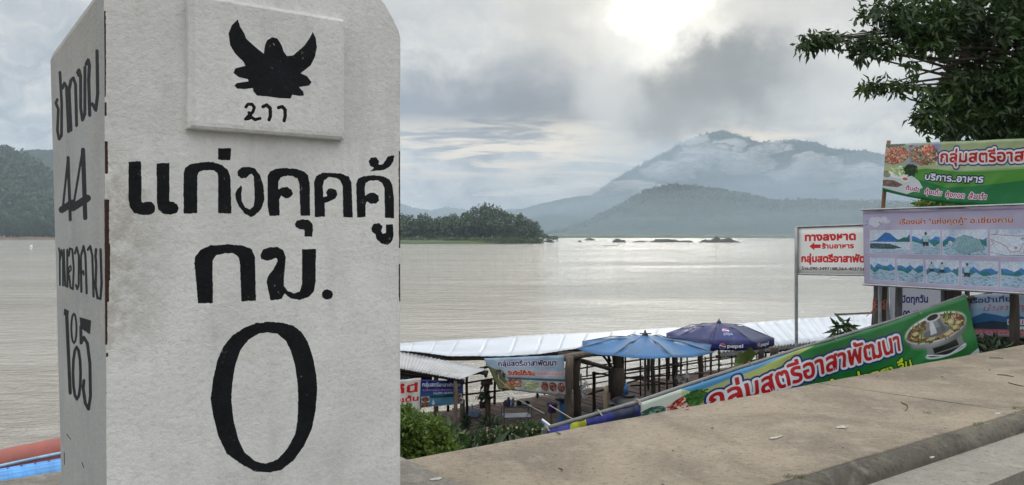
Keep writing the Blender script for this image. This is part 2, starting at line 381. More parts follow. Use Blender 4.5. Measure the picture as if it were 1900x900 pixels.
def mat_print(name, im, rough=.45, transl=.25, dirt=.15):
    m, k, p, out = principled(name)
    tn = k.n('ShaderNodeTexImage', image=im, interpolation='Linear', extension='EXTEND')
    tc = k.n('ShaderNodeTexCoord'); k.put(tn.inputs[0], tc.outputs['UV'])
    d = k.noise(tc.outputs['Object'], 2.5, 6, .65)
    cc = k.mix(k.m('MULTIPLY', k.mr(d, .5, .75), dirt), tn.outputs[0], (.22, .20, .16))
    k.put(p.inputs['Base Color'], cc); p.inputs['Roughness'].default_value = rough
    if transl:
        tr = k.n('ShaderNodeBsdfTranslucent'); k.put(tr.inputs[0], cc); mx = k.n('ShaderNodeMixShader'); mx.inputs[0].default_value = transl
        k.put(mx.inputs[1], p.outputs[0]); k.put(mx.inputs[2], tr.outputs[0]); k.put(out.inputs[0], mx.outputs[0])
    return m
def sheet(name, TL, TR, BR, BL, m, parent=None, nu=40, nv=16, wr=.01, sag_t=0, sag_b=0, seed=0, th=.003, curl=None):
    """hanging printed sheet: grid between four corners with folds, a thin solid"""
    me = bpy.data.meshes.new(name); n = (TR-TL).cross(BL-TL).normalized(); vs = []; uvs = []
    for j in range(nv+1):
        for i in range(nu+1):
            s, t = i/nu, j/nv; p = TL.lerp(TR, s).lerp(BL.lerp(BR, s), t)
            p.z -= (sag_t*(1-t)+sag_b*t)*4*s*(1-s)
            w = mnoise.noise(Vector((s*5+seed, t*2, seed*1.7)))*1.2+.6*mnoise.noise(Vector((s*16+t*6+seed, t*3, seed)))
            p += n*wr*w*min(1, 6*min(s, 1-s)+.25)
            if curl: p += curl(s, t)
            vs.append(p); uvs.append((s, 1-t))
    k = len(vs); vs += [p - n*th for p in vs]; fs = []
    for j in range(nv):
        for i in range(nu):
            a = j*(nu+1)+i; fs.append((a, a+nu+1, a+nu+2, a+1)); fs.append((k+a, k+a+1, k+a+nu+2, k+a+nu+1))
    for i in range(nu):
        fs.append((i, i+1, k+i+1, k+i)); a = nv*(nu+1)+i; fs.append((a+1, a, k+a, k+a+1))
    for j in range(nv):
        a = j*(nu+1); fs.append((a+nu+1, a, k+a, k+a+nu+1)); b = a+nu; fs.append((b, b+nu+1, k+b+nu+1, k+b))
    me.from_pydata([tuple(p) for p in vs], [], fs); me.update()
    ul = me.uv_layers.new(name='UVMap'); li = np.zeros(len(me.loops), int); me.loops.foreach_get('vertex_index', li)
    uu = np.array(uvs+uvs)[li]; ul.data.foreach_set('uv', uu.ravel())
    return link(name, me, m, parent, True)

# ================================================================== SETTING
WZ = HC-6.0                                      # river level
V_IN, V_OUT, V_PAD, U_PAD = 2.80, 4.46, 5.40, 2.43
def build_water():
    mb = MB(); mb.add([(-7500, -60, WZ), (7500, -60, WZ), (7500, 8000, WZ), (-7500, 8000, WZ)], [(0, 1, 2, 3)])
    m, k, p, out = principled('river_water')
    tc = k.n('ShaderNodeTexCoord').outputs['Object']
    big = k.noise(k.vm('MULTIPLY', tc, (.012, .03, 1)), 1, 4, .5, 1.0)
    a = k.noise(k.vm('MULTIPLY', tc, (.75, 1.3, 1)), 1.0, 6, .62, .9)
    b = k.noise(k.vm('MULTIPLY', tc, (.10, .32, 1)), 1.0, 4, .55, .8)
    c = k.noise(k.vm('MULTIPLY', tc, (3.0, 5.0, 1)), 1.0, 3, .6, .3)
    h = k.m('ADD', k.m('MULTIPLY', a, .30), k.m('MULTIPLY', b, .60)); h = k.m('ADD', h, k.m('MULTIPLY', c, .13))
    h = k.m('MULTIPLY', h, k.mr(big, .35, .65, .75, 1.6))
    bp = k.n('ShaderNodeBump'); bp.inputs['Strength'].default_value = 1; bp.inputs['Distance'].default_value = 1.0
    k.put(bp.inputs['Height'], h); k.put(p.inputs['Normal'], bp.outputs[0])
    k.put(p.inputs['Base Color'], k.ramp(k.noise(k.vm('MULTIPLY', tc, (.02, .06, 1)), 1, 4), [(.3, (.37, .34, .29)), (.7, (.46, .43, .375))]))
    p.inputs['Roughness'].default_value = .07; p.inputs['IOR'].default_value = 1.33; p.inputs['Specular IOR Level'].default_value = .5
    tag(mb.build('river', m), kind='structure')
build_water()
def bank_z(u, v):
    if u < 2.2: e = 5.38; z = -.25-max(0, v-e)*.42
    else: z = -.14-max(0, v-4.5)*.46
    if u > 8:
        g = min(1, (u-8)/5); z = z*(1-g)+g*(-.14-max(0, min(v, 7.3)-4.3)*.08-max(0, v-7.3)*.5)
    return max(z, WZ-1.5)
def build_ground():
    # river bank beyond the promenade
    us = [-60, -30, -15, -8, -4, -2, 0, 1, 2, 2.6] + [3+.5*i for i in range(40)] + [24, 28, 34, 45, 70, 120]
    vv = [4.3+.3*i for i in range(40)] + [17, 19, 22, 26, 34]
    vs = []; fs = []
    for v in vv:
        for u in us:
            q = 0 if v < 4.6 else mnoise.noise(Vector((u*.9, v*.9, 0)))*.12
            vs.append(UV(u, v, (bank_z(u, v)+q) if v > 4.35 else -.12))
    n = len(us)
    for j in range(len(vv)-1):
        for i in range(n-1): fs.append((j*n+i, j*n+i+1, (j+1)*n+i+1, (j+1)*n+i))
    tag(MB().add(vs, fs).build('river_bank', M['soil'], smooth=True), kind='structure')
    # promenade slab with one expansion joint, built as two pours
    def slab(u0, u1, v0, v1, z, seed, mtl, name):
        mb = MB(); nu = max(2, int((u1-u0)/.25)); vs = []; fs = []
        prof = [(v0, -.5), (v0, z-.006), (v0+.008, z)] + [(v0+(v1-v0)*t, z) for t in (.1, .25, .4, .55, .7, .85, .95)] + [(v1-.012, z), (v1, z-.012), (v1, -.6)]
        for i in range(nu+1):
            u = u0+(u1-u0)*i/nu
            for j, (v, zz) in enumerate(prof):
                w = .004*mnoise.noise(Vector((u*1.3, v*1.3, seed))) if zz > -.1 else 0
                e = (.018*mnoise.noise(Vector((u*2.1, 3, seed)))+.008*mnoise.noise(Vector((u*9, 3, seed)))) if (j >= len(prof)-3) else 0
                if j < 3: e = -(.012*mnoise.noise(Vector((u*3.1, 8, seed)))+.008*mnoise.noise(Vector((u*12, 8, seed))))
                vs.append(UV(u, v+e, zz+w))
        n = len(prof)
        for i in range(nu):
            for j in range(n-1): fs.append((i*n+j, i*n+j+1, (i+1)*n+j+1, (i+1)*n+j))
        fs += [tuple(range(n)), tuple(nu*n+j for j in range(n))[::-1]]
        return mb.add(vs, fs).build(name, mtl)
    A = PG(1500, 708, 0); B = PG(1878, 763, 0); ua, ub = A.dot(U), B.dot(U)
    r = empty('promenade', UV(4, 3.4, 0), None, None); r['kind'] = 'structure'
    um = (ua+ub)/2
    for o in (slab(U_PAD+.004, um-.009, V_IN, V_OUT, 0, 1, M['slab'], 'concrete_slab'), slab(um+.009, 60, V_IN, V_OUT, .0, 2, M['slab'], 'concrete_slab')):
        o.parent = r; o.matrix_parent_inverse = Matrix.Translation(-r.location)
    # shear the joint to the slant seen in the picture
    for o in r.children:
        for q in o.data.vertices:
            w = Vector(q.co); u, v = w.dot(U), w.dot(V)
            if abs(u-um) < .06 and V_IN-.1 < v < V_OUT+.1:
                q.co = w + U*((ua-ub)*(v-(V_IN+V_OUT)/2)/(V_OUT-V_IN))
    o = slab(-12, U_PAD, V_IN, V_PAD, .012, 3, M['pad'], 'concrete_slab'); o.parent = r; o.matrix_parent_inverse = Matrix.Translation(-r.location)
    o['label'] = 'greyer concrete pad under the milestone'
    # rounded kerb and carriageway
    mb = MB(); vs = []; fs = []; prof = []
    for t in range(9):
        a = t/8*math.pi/2; prof.append((V_IN-.006-.135*math.sin(a)**.9, -.004-.098*(1-math.cos(a))**.9))
    prof = [(V_IN-.006, -.3)] + prof + [(V_IN-.15, -.118), (V_IN-.155, -.3)]
    us = [-12+.2*i for i in range(360)]
    for u in us:
        for j, (v, z) in enumerate(prof):
            w = .010*mnoise.noise(Vector((u*1.7, v*4, 5)))+.006*mnoise.noise(Vector((u*7, v*9, 5)))
            vs.append(UV(u, v+(w if 0 < j else 0), z+(w*.6 if j > 1 else 0)))
    n = len(prof)
    for i in range(len(us)-1):
        for j in range(n-1): fs.append((i*n+j, (i+1)*n+j, (i+1)*n+j+1, i*n+j+1))
    tag(mb.add(vs, fs).build('kerb', M['kerb'], smooth=True), kind='structure')
    mb = MB(); mb.box(UV(24, V_IN-.36, -.165), (72, .43, .125), MU)
    tag(mb.build('gutter_strip', M['road']), kind='structure')
    mb = MB(); mb.add([UV(-400, -600, -.24), UV(400, -600, -.24), UV(400, V_IN-.2, -.24), UV(-400, V_IN-.2, -.24)], [(0, 1, 2, 3)])
    tag(mb.build('road', M['kerb']), kind='structure')
build_ground()

# ------------------------------------------------------------------ distant land
def ridge(name, pts, Z0, Z1, base_y=None, n=260, nz=26, rough=8, mtl=None, seed=0, back=None, label=None, cat=None, kind='structure', falloff=.9):
    """hill range: skyline given as photo points, crest at depth Zc, real slopes in front and behind"""
    xs = np.array([p[0] for p in pts], float); ys = np.array([p[1] for p in pts], float)
    back = back or (Z1-Z0)*.8
    vs = []; fs = []; rows = nz+8
    for j in range(rows+1):
        if j <= nz: t = j/nz; Z = Z0+(Z1-Z0)*t
        else: t = 1-(j-nz)/(rows-nz); Z = Z1+back*(1-t)
        for i in range(n+1):
            x = xs[0]+(xs[-1]-xs[0])*i/n; y = np.interp(x, xs, ys)
            top = (HZ-y)/FP*Z1 + HC - WZ
            s = min(1, (i+1)/12, (n-i+1)/12)
            q = (t**falloff if j <= nz else t)
            h = top*q
            X = (x-CX)/FP*Z1*(.12+.88*Z/Z1)
            w = Vector((X*.004, Z*.004, seed))
            gul = mnoise.fractal(w, 1.0, 2.0, 4)*top*.09*math.sin(math.pi*min(1, q))
            tr = (mnoise.noise(Vector((X*.05, Z*.05, seed)))+.7*mnoise.noise(Vector((X*.13, Z*.13, seed+3))))*rough
            vs.append((X, Z, WZ-2+max(0, h+gul*(1 if j < nz else .3)+tr*min(1, 3*q))))
    for j in range(rows):
        for i in range(n): a = j*(n+1)+i; fs.append((a, a+1, a+n+2, a+n+1))
    return tag(MB().add(vs, fs).build(name, mtl, smooth=True), label, cat, kind=kind)
def mat_hill(name, c1, c2, sc, bump=6):
    m, k, p, out = principled(name); tc = k.n('ShaderNodeTexCoord').outputs['Object']
    a = k.noise(tc, sc, 7, .65); b = k.noise(tc, sc*9, 4, .6)
    k.put(p.inputs['Base Color'], k.mix(k.mr(b, .35, .65), k.mix(k.mr(a, .4, .6), c1, c2), (.02, .035, .018)))
    p.inputs['Roughness'].default_value = .95; p.inputs['Specular IOR Level'].default_value = .1
    bb = k.n('ShaderNodeBump'); bb.inputs['Strength'].default_value = 1; bb.inputs['Distance'].default_value = bump
    k.put(bb.inputs['Height'], b); k.put(p.inputs['Normal'], bb.outputs[0]); return m
M['hill'] = mat_hill('forest_hill', (.032, .05, .035), (.045, .062, .042), .004)
M['hill_far'] = mat_hill('forest_mountain', (.03, .045, .037), (.04, .055, .043), .0015, 20)
ridge('mountain', [(1000, 436), (1060, 385), (1100, 362), (1145, 331), (1185, 308), (1230, 285), (1270, 262), (1300, 250), (1340, 242), (1375, 252), (1410, 264), (1450, 262), (1480, 260), (1515, 264), (1545, 276), (1575, 279), (1610, 281), (1640, 287), (1690, 300), (1760, 330), (1850, 350), (2000, 380), (2200, 436)], 3600, 5200, n=420, nz=40, rough=14, mtl=M['hill_far'], seed=3)
ridge('hill', [(1000, 436), (1050, 425), (1090, 410), (1120, 395), (1160, 375), (1200, 352), (1240, 343), (1290, 344), (1330, 350), (1400, 363), (1440, 372), (1500, 370), (1560, 372), (1640, 374), (1750, 377), (1850, 385), (1950, 400), (2100, 436)], 1900, 2900, n=420, nz=36, rough=7, mtl=M['hill'], seed=11)
ridge('hill', [(880, 436), (930, 402), (960, 389), (1000, 378), (1040, 369), (1080, 362), (1110, 362), (1170, 366), (1230, 370), (1400, 400), (1600, 436)], 3300, 4300, n=200, nz=26, rough=8, mtl=M['hill_far'], seed=21)
ridge('hill', [(560, 436), (640, 395), (745, 378), (775, 386), (800, 390), (830, 383), (870, 389), (930, 390), (955, 386), (1000, 396), (1060, 436)], 5200, 6600, n=200, nz=20, rough=16, mtl=M['hill_far'], seed=31)
ridge('hill', [(-700, 300), (-300, 250), (-80, 262), (0, 273), (25, 279), (50, 290), (75, 305), (105, 330), (160, 370), (260, 436)], 1060, 1650, n=260, nz=46, rough=6, mtl=M['hill'], seed=41)
ridge('hill', [(-120, 290), (0, 283), (60, 276), (100, 277), (200, 300), (330, 340), (500, 436)], 1750, 2500, n=200, nz=26, rough=7, mtl=M['hill'], seed=51)
# far bank: low green strip
def strip(name, pts, Z, depth, h, mtl, kind='structure', n=260, seed=0):
    vs = []; fs = []; x0, x1 = pts
    for j, (dz, q) in enumerate([(0, -.4), (3, .25), (12, .7), (depth*.4, 1), (depth, 1)]):
        for i in range(n+1):
            X = x0+(x1-x0)*i/n; w = 1+.7*mnoise.noise(Vector((X*.02, j, seed)))+.5*mnoise.noise(Vector((X*.09, j, seed)))
            vs.append((X, Z+dz+25*mnoise.noise(Vector((X*.002, 0, seed))), WZ+h*q*max(.2, w)))
    for j in range(4):
        for i in range(n): a = j*(n+1)+i; fs.append((a, a+1, a+n+2, a+n+1))
    return tag(MB().add(vs, fs).build(name, mtl, smooth=True), kind=kind)
strip('far_shore', (-100, 3000), 1660, 1500, 6, M['reed'], n=700, seed=2)
M['mud'] = mat('mud_bank', (.16, .11, .07), .9, .4, .05)
strip('far_shore', (-1600, -300), 985, 220, 4.5, M['mud'], n=300, seed=5)

# ------------------------------------------------------------------ foliage
def leaves(centres, n_each, spread, size, seed=0, droop=.3, aspect=.42, fold=.25):
    """many small leaf faces scattered about given centres; returns an MB"""
    r = np.random.RandomState(seed); c = np.repeat(np.array(centres, float), n_each, 0); n = len(c)
    sp = np.repeat(np.array(spread, float).reshape(-1, 1) if np.ndim(spread) else np.full((len(centres), 1), float(spread)), n_each, 0)
    g = r.randn(n, 3); g /= np.linalg.norm(g, axis=1)[:, None]+1e-9
    c = c + g*sp*(r.rand(n, 1)**.5)*np.array([1, 1, .8])
    d = g*.6+r.randn(n, 3)*.6; d[:, 2] -= droop; d /= np.linalg.norm(d, axis=1)[:, None]+1e-9
    s = np.cross(d, r.randn(n, 3)); s /= np.linalg.norm(s, axis=1)[:, None]+1e-9
    nn = np.cross(d, s); L = size*(.6+.8*r.rand(n, 1)); W = L*aspect
    p0 = c; p1 = c+d*L*.45+s*W*.5+nn*L*fold*.3; p2 = c+d*L-nn*L*.12; p3 = c+d*L*.45-s*W*.5+nn*L*fold*.3; pm = c+d*L*.5
    vs = np.stack([p0, p1, p2, p3, pm], 1).reshape(-1, 3)
    b = np.arange(n)*5; f = np.concatenate([np.stack([b, b+1, b+4], 1), np.stack([b+1, b+2, b+4], 1), np.stack([b+2, b+3, b+4], 1), np.stack([b+3, b, b+4], 1)])
    return vs, f
def leafmesh(name, vs, f):
    me = bpy.data.meshes.new(name); me.vertices.add(len(vs)); me.vertices.foreach_set('co', vs.ravel())
    me.loops.add(len(f)*3); me.loops.foreach_set('vertex_index', f.ravel().astype(np.int32)); me.polygons.add(len(f))
    me.polygons.foreach_set('loop_start', np.arange(len(f), dtype=np.int32)*3); me.update(calc_edges=True); me.validate(); return me
# distant tree prototypes
def far_tree_mesh(seed, dense=700):
    r = random.Random(seed); cs = []
    for i in range(26):
        a = r.uniform(0, 6.28); q = r.random()**.5; z = r.uniform(.22, .98); w = math.sin(math.pi*min(.97, max(.12, z*.8+.12)))**.6
        cs.append((q*w*.48*math.cos(a), q*w*.48*math.sin(a), z))
    vs, f = leaves(cs, dense//26, .13, .075, seed, aspect=.8); return leafmesh('crown', vs, f)
FT = [far_tree_mesh(i) for i in range(5)]
tm = MB(); tm.tube([(0, 0, 0), (.01, 0, .5), (.0, .01, .85)], [.035, .022, .008], 6); FTR = tm.mesh('trunk')
def far_tree(p, w, h, kind, label, group=None, name='tree', mt='leaf_far'):
    t = empty(name, p, label, 'tree', group); c = link('crown', FT[kind], M[mt], t); c.matrix_parent_inverse = Matrix(); c.scale = (w, w, h); c.rotation_euler.z = random.uniform(0, 6)
    k = link('trunk', FTR, M['bark'], t); k.matrix_parent_inverse = Matrix(); k.scale = (h, h, h); return t
# island on the left of the open water
def build_island():
    Z = 555.; r = random.Random(5)
    vs = []; fs = []; nx, ny = 120, 14
    L0, L1 = (420-CX)/FP*Z, (1035-CX)/FP*Z
    for j in range(ny+1):
        for i in range(nx+1):
            s, t = i/nx, j/ny; X = L0+(L1-L0)*s
            w = math.sin(math.pi*min(1, max(0, s)))**.45; wy = 55*w
            q = math.sin(math.pi*t)**.5
            h = (-1.2+ (5.2 if s < .86 else 5.2*max(0, (1-s)/.14))*q)*1.0 + (1.0*mnoise.noise(Vector((X*.08, t*5, 1))))*q
            vs.append((X, Z+35-wy*math.cos(math.pi*t)*1.0+6*mnoise.noise(Vector((X*.03, 0, 4))), WZ+h-.3))
    for j in range(ny):
        for i in range(nx): a = j*(nx+1)+i; fs.append((a, a+1, a+nx+2, a+nx+1))
    tag(MB().add(vs, fs).build('island', M['reed'], smooth=True), kind='structure')
    # shrubs and reeds covering the shore: uncountable
    cs = []
    for i in range(1500):
        x = r.uniform(430, 1005); zz = Z+r.uniform(-12, 6); hh = r.uniform(.5, 3.0)*(1 if x < 985 else .5)
        cs.append(((x-CX)/FP*zz, zz+2, WZ+1.2+hh*.6))
    v, f = leaves(cs, 9, 1.3, 1.5, 3, droop=-.5, aspect=.4); tag(link('reeds', leafmesh('reeds', v, f), M['reed']), 'green reeds and scrub along the island shore', 'reeds', kind='stuff')
    # skyline of trees:  x, top y, width px, kind
    tr = [(600, 395, 60), (650, 390, 60), (700, 394, 56), (735, 400, 50), (757, 402, 44), (772, 400, 36), (788, 398, 22), (806, 404, 40), (826, 402, 36), (845, 398, 22), (858, 402, 40), (869, 397, 30), (882, 390, 48), (893, 384, 46),
          (899, 379, 17), (905, 384, 40), (916, 386, 40), (925, 389, 44), (935, 394, 38), (948, 402, 40), (958, 399, 36), (968, 401, 40), (978, 408, 32), (990, 414, 30), (996, 412, 20), (842, 412, 50), (815, 415, 50), (780, 414, 50), (870, 412, 50), (905, 410, 55), (940, 415, 50), (965, 418, 44), (985, 424, 30), (750, 416, 48)]
    words = {899: 'tallest thin tree standing out above the island canopy', 788: 'small rounded treetop near the left of the visible island', 845: 'round lone treetop above the lower scrub of the island', 996: 'small bushy tree at the right tip of the island', 990: 'low tree just left of the island tip', 893: 'broad tall tree at the highest part of the island', 925: 'leaning broad tree right of the tallest island tree'}
    for i, (x, y, w) in enumerate(tr):
        zz = Z+25+r.uniform(-14, 26)-(14 if i > 24 else 0); base = WZ+2.6
        top = HC+(HZ-y)/FP*zz; h = max(4, top-base)/.98
        far_tree(((x-CX)/FP*zz, zz, base), w/FP*zz*1.15, h, i % 5, words.get(x, 'leafy green tree in the dense canopy of the island' if i <= 24 else 'shorter tree in front of the island canopy by the water'), 'trees on the island')
    cs = []
    for i in range(1100):
        x = r.uniform(560, 992); zz = Z+r.uniform(8, 40); tops = np.interp(x, [560, 850, 900, 960, 985, 995], [12, 13, 15, 9, 5, 2]); cs.append(((x-CX)/FP*zz, zz, WZ+3+tops*r.random()**.7))
    v, f = leaves(cs, 20, 2.6, 1.9, 13, aspect=.8); tag(link('undergrowth', leafmesh('undergrowth', v, f), M['leaf_far']), 'tangled undergrowth between the trees of the island', 'undergrowth', kind='stuff')
    # rounded pale bush at the tip
    for x, y, w in ((1008, 433, 34), (1024, 437, 26)):
        far_tree(((x-CX)/FP*Z, Z, WZ-.2), w/FP*Z, max(2.5, (HC+(HZ-y)/FP*Z)-WZ), 2, 'pale low bush on the sandy tip of the island' if x == 1008 else 'smallest bush at the very end of the island tip', None, 'bush', 'grass')
build_island()
def build_left_shore():
    r = random.Random(9)
    for i in range(46):
        x = -40+i*4.6+r.uniform(-3, 3); zz = r.uniform(1000, 1030); top = r.uniform(383, 424) if i % 3 else r.uniform(412, 430)
        w = r.uniform(20, 34); base = WZ+3
        h = max(8, HC+(HZ-top)/FP*zz-base)
        if x > 150: continue
        far_tree(((x-CX)/FP*zz, zz, base), w/FP*zz, h, i % 5, 'hazy green tree in the belt along the far left shore', 'trees along the far left shore')
    cs = []
    for i in range(5200):
        x = r.uniform(-160, 190); t = r.random()**1.3; zz = 1060+t*590
        cs.append(((x-CX)/FP*1650*(.12+.88*zz/1650), zz))
    return cs
LC = build_left_shore()
def forest_on(hill_obj, pts, size, spread, n, name, label, seed):
    dg = bpy.context.evaluated_depsgraph_get(); cs = []
    from mathutils.bvhtree import BVHTree
    bvh = BVHTree.FromPolygons([v.co.copy() for v in hill_obj.data.vertices], [tuple(p.vertices) for p in hill_obj.data.polygons])
    for x, y in pts:
        h = bvh.ray_cast(Vector((x, y, 3000)), Vector((0, 0, -1)))
        if h[0]: cs.append((x, y, h[0].z+size*.2))
    v, f = leaves(cs, n, spread, size, seed, droop=-.2, aspect=.8); tag(link(name, leafmesh(name, v, f), M['leaf_far']), label, 'forest', kind='stuff')
hl = [o for o in C.objects if o.name.startswith('hill')]
forest_on(hl[3], LC, 6, 8, 9, 'forest', 'mass of forest trees covering the left hillside above the shore', 5)
# ridge-line trees on the mountain and the nearer hill
def skyline_wood(o, n, size, spread, k, label, seed, y0, y1, x0, x1):
    r = random.Random(seed); forest_on(o, [(r.uniform(x0, x1), r.uniform(y0, y1)) for _ in range(n)], size, spread, k, 'forest', label, seed)
skyline_wood([o for o in C.objects if o.name == 'mountain'][0], 5200, 9, 9, 6, 'unbroken forest along the crest of the misty mountain', 6, 4800, 5400, 300, 3600)
skyline_wood(hl[0], 6000, 6, 6, 6, 'unbroken forest on the crest of the nearer low hill', 7, 2500, 3000, 100, 2000)

# rocks and boats in the river
def rock(name, pts_px, Z, h, label, seed):
    x0, x1 = pts_px; X0, X1 = (x0-CX)/FP*Z, (x1-CX)/FP*Z; vs = []; fs = []; nx, ny = 40, 9
    for j in range(ny+1):
        for i in range(nx+1):
            s, t = i/nx, j/ny; X = X0+(X1-X0)*s; e = math.sin(math.pi*s)**.6*math.sin(math.pi*t)**.6
            vs.append((X, Z+(t-.5)*(X1-X0)*.4, WZ-.4+h*e*(1.0+.8*mnoise.noise(Vector((X*.22, t*3, seed)))+.3*mnoise.noise(Vector((X*.9, t*8, seed))))))
    for j in range(ny):
        for i in range(nx): a = j*(nx+1)+i; fs.append((a, a+1, a+nx+2, a+nx+1))
    tag(MB().add(vs, fs).build(name, M['rock']), label, 'rock', 'rock outcrops in the river')
rock('rock_outcrop', (1297, 1372), 640, 3.6, 'largest flat dark rock outcrop, farthest right in the river', 1)
rock('rock_outcrop', (1205, 1262), 660, 3.2, 'middle jagged rock outcrop in the bright water', 2)
rock('rock_outcrop', (1254, 1290), 655, 1.8, 'low thin rock shelf between the two larger outcrops', 6)
rock('rock_outcrop', (1134, 1162), 650, 3.0, 'small rounded rock left of the middle outcrop', 3)
rock('rock_outcrop', (1083, 1106), 900, 2.6, 'faint far rock just right of the island tip', 4)
rock('rock_outcrop', (1072, 1080), 700, 1.6, 'tiny dark rock nearest the island', 5)
rock('rock_outcrop', (1170, 1210), 660, 1.4, 'very low rock ledge left of the middle outcrop', 9)
def boat(x, y, L, label, seed):
    p = PG(x, y, WZ); t = empty('boat', p, label, 'boat')
    mb = MB(); vs = []; fs = []
    for i in range(13):
        s = i/12*2-1; w = .5*(1-abs(s)**2.5)+.03; zt = .45+.5*abs(s)**3
        for (yy, zz) in ((-w, zt), (-w*.7, 0), (0, -.12), (w*.7, 0), (w, zt)): vs.append(p+Vector((s*L/2, yy, zz)))
    for i in range(12):
        for j in range(4): fs.append((i*5+j, (i+1)*5+j, (i+1)*5+j+1, i*5+j+1))
    mb.add(vs, fs).build('hull', M['white'], t)
    mb = MB(); mb.box(p+Vector((-L*.22, 0, .5)), (.3, .8, .05)); mb.build('seat', M['wood_post'], t)
    mb = MB(); mb.box(p+Vector((L*.15, 0, .5)), (.3, .8, .05)); mb.build('seat', M['wood_post'], t)
    return t
boat(1132, 456.5, 7.5, 'small pale boat on the water below the rocks', 1)
def buoy():
    p = PG(58, 458.5, WZ); t = empty('marker_float', p, 'tiny white float with a pale top on the water at far left', 'float')
    MB().lathe(p, [(.05, -.3), (.6, -.1), (.75, .3), (.4, .8), (.1, 1.0)], 10).build('float_body', M['white'], t, True)
    MB().tube([p+Vector((-3.5, 0, .1)), p+Vector((0, 0, .15)), p+Vector((9, 0, .1))], .08, 5).build('float_line', M['rope'], t)
buoy()

# mist banks lying on the mountain: lumpy closed bodies of thin cloud
def mist():
    m = bpy.data.materials.new('mist'); m.use_nodes = True; t = m.node_tree; t.nodes.clear(); k = NT(t)
    pv = k.n('ShaderNodeVolumePrincipled'); pv.inputs['Color'].default_value = (1, 1, 1, 1); pv.inputs['Density'].default_value = .0055
    o = k.n('ShaderNodeOutputMaterial'); t.links.new(pv.outputs[0], o.inputs['Volume'])
    def bank(name, pts, Z, depth, label, seed):
        import bmesh
        bm = bmesh.new()
        for x, y, rx, ry in pts:
            n0 = len(bm.verts); r = bmesh.ops.create_icosphere(bm, subdivisions=4, radius=1)
            for v in r['verts']:
                q = v.co.copy(); w = 1+.45*mnoise.noise(q*1.6+Vector((x*.1, y*.1, seed)))+.28*mnoise.noise(q*4+Vector((x, y, seed)))+.14*mnoise.noise(q*9+Vector((x, y, seed)))
                v.co = Vector(((x-CX)/FP*Z+q.x*rx/FP*Z*w, Z+q.y*depth*w, HC+(HZ-y)/FP*Z+q.z*ry/FP*Z*w))
        me = bpy.data.meshes.new(name); bm.to_mesh(me); bm.free()
        tag(link(name, me, m, None, True), label, 'mist', kind='stuff')
    r = random.Random(77)
    def wisps(paths, n, sc):
        out = []
        for i in range(n):
            p = paths[r.randrange(len(paths))]; t = r.random(); x = p[0]+(p[2]-p[0])*t+r.gauss(0, p[4]*.35); y = p[1]+(p[3]-p[1])*t+r.gauss(0, p[5]*.45); q = r.uniform(.5, 1.2)*sc
            out.append((x, y, p[4]*q, p[5]*q))
        return out
    bank('mist_bank', wisps([(1240, 325, 1300, 290, 34, 12), (1290, 300, 1370, 285, 40, 16), (1300, 262, 1340, 300, 28, 13), (1340, 315, 1400, 300, 34, 14), (1400, 285, 1450, 270, 20, 7)], 44, .98), 3850, 90, 'pale cloud wisps drifting across the left face of the mountain', 1)
    bank('mist_bank', wisps([(1480, 325, 1560, 322, 36, 13), (1560, 330, 1660, 318, 40, 15), (1490, 300, 1540, 310, 24, 12)], 38, 1.05), 3850, 90, 'brightest cloud bank against the right shoulder of the mountain', 2)
    bank('mist_bank', wisps([(1000, 352, 1230, 354, 60, 6), (1080, 348, 1180, 342, 50, 7), (880, 362, 1100, 360, 60, 5)], 24, 1.0), 3300, 70, 'long low fog layer at the foot of the mountain, left side', 3)
    m = m.copy(); m.name = 'thin_mist'; m.node_tree.nodes['Principled Volume'].inputs['Color'].default_value = (.72, .86, 1, 1); m.node_tree.nodes['Principled Volume'].inputs['Density'].default_value = .0009
    bank('mist_bank', [(1420, 400, 420, 120)], 3700, 420, 'thin blue mist filling the valley in front of the mountain', 5)
    bank('mist_bank', [(1280, 425, 760, 76)], 1780, 150, 'thin morning mist over the far bank', 6)
    bank('mist_bank', [(1430, 338, 120, 9), (1560, 348, 120, 9)], 3900, 110, 'thin low fog behind the nearer hill', 4)
mist()
#HAZE
def haze():
    m = bpy.data.materials.new('haze_air'); m.use_nodes = True; t = m.node_tree; t.nodes.clear(); k = NT(t)
    pv = k.n('ShaderNodeVolumePrincipled'); pv.inputs['Color'].default_value = (.57, .69, .82, 1); pv.inputs['Density'].default_value = .00015
    o = k.n('ShaderNodeOutputMaterial'); t.links.new(pv.outputs[0], o.inputs['Volume'])
    mb = MB(); mb.box((0, 3700, 376), (17000, 9200, 768)); o = mb.build('haze', m); tag(o, 'thin morning haze over the river valley', 'haze', kind='stuff')
haze()

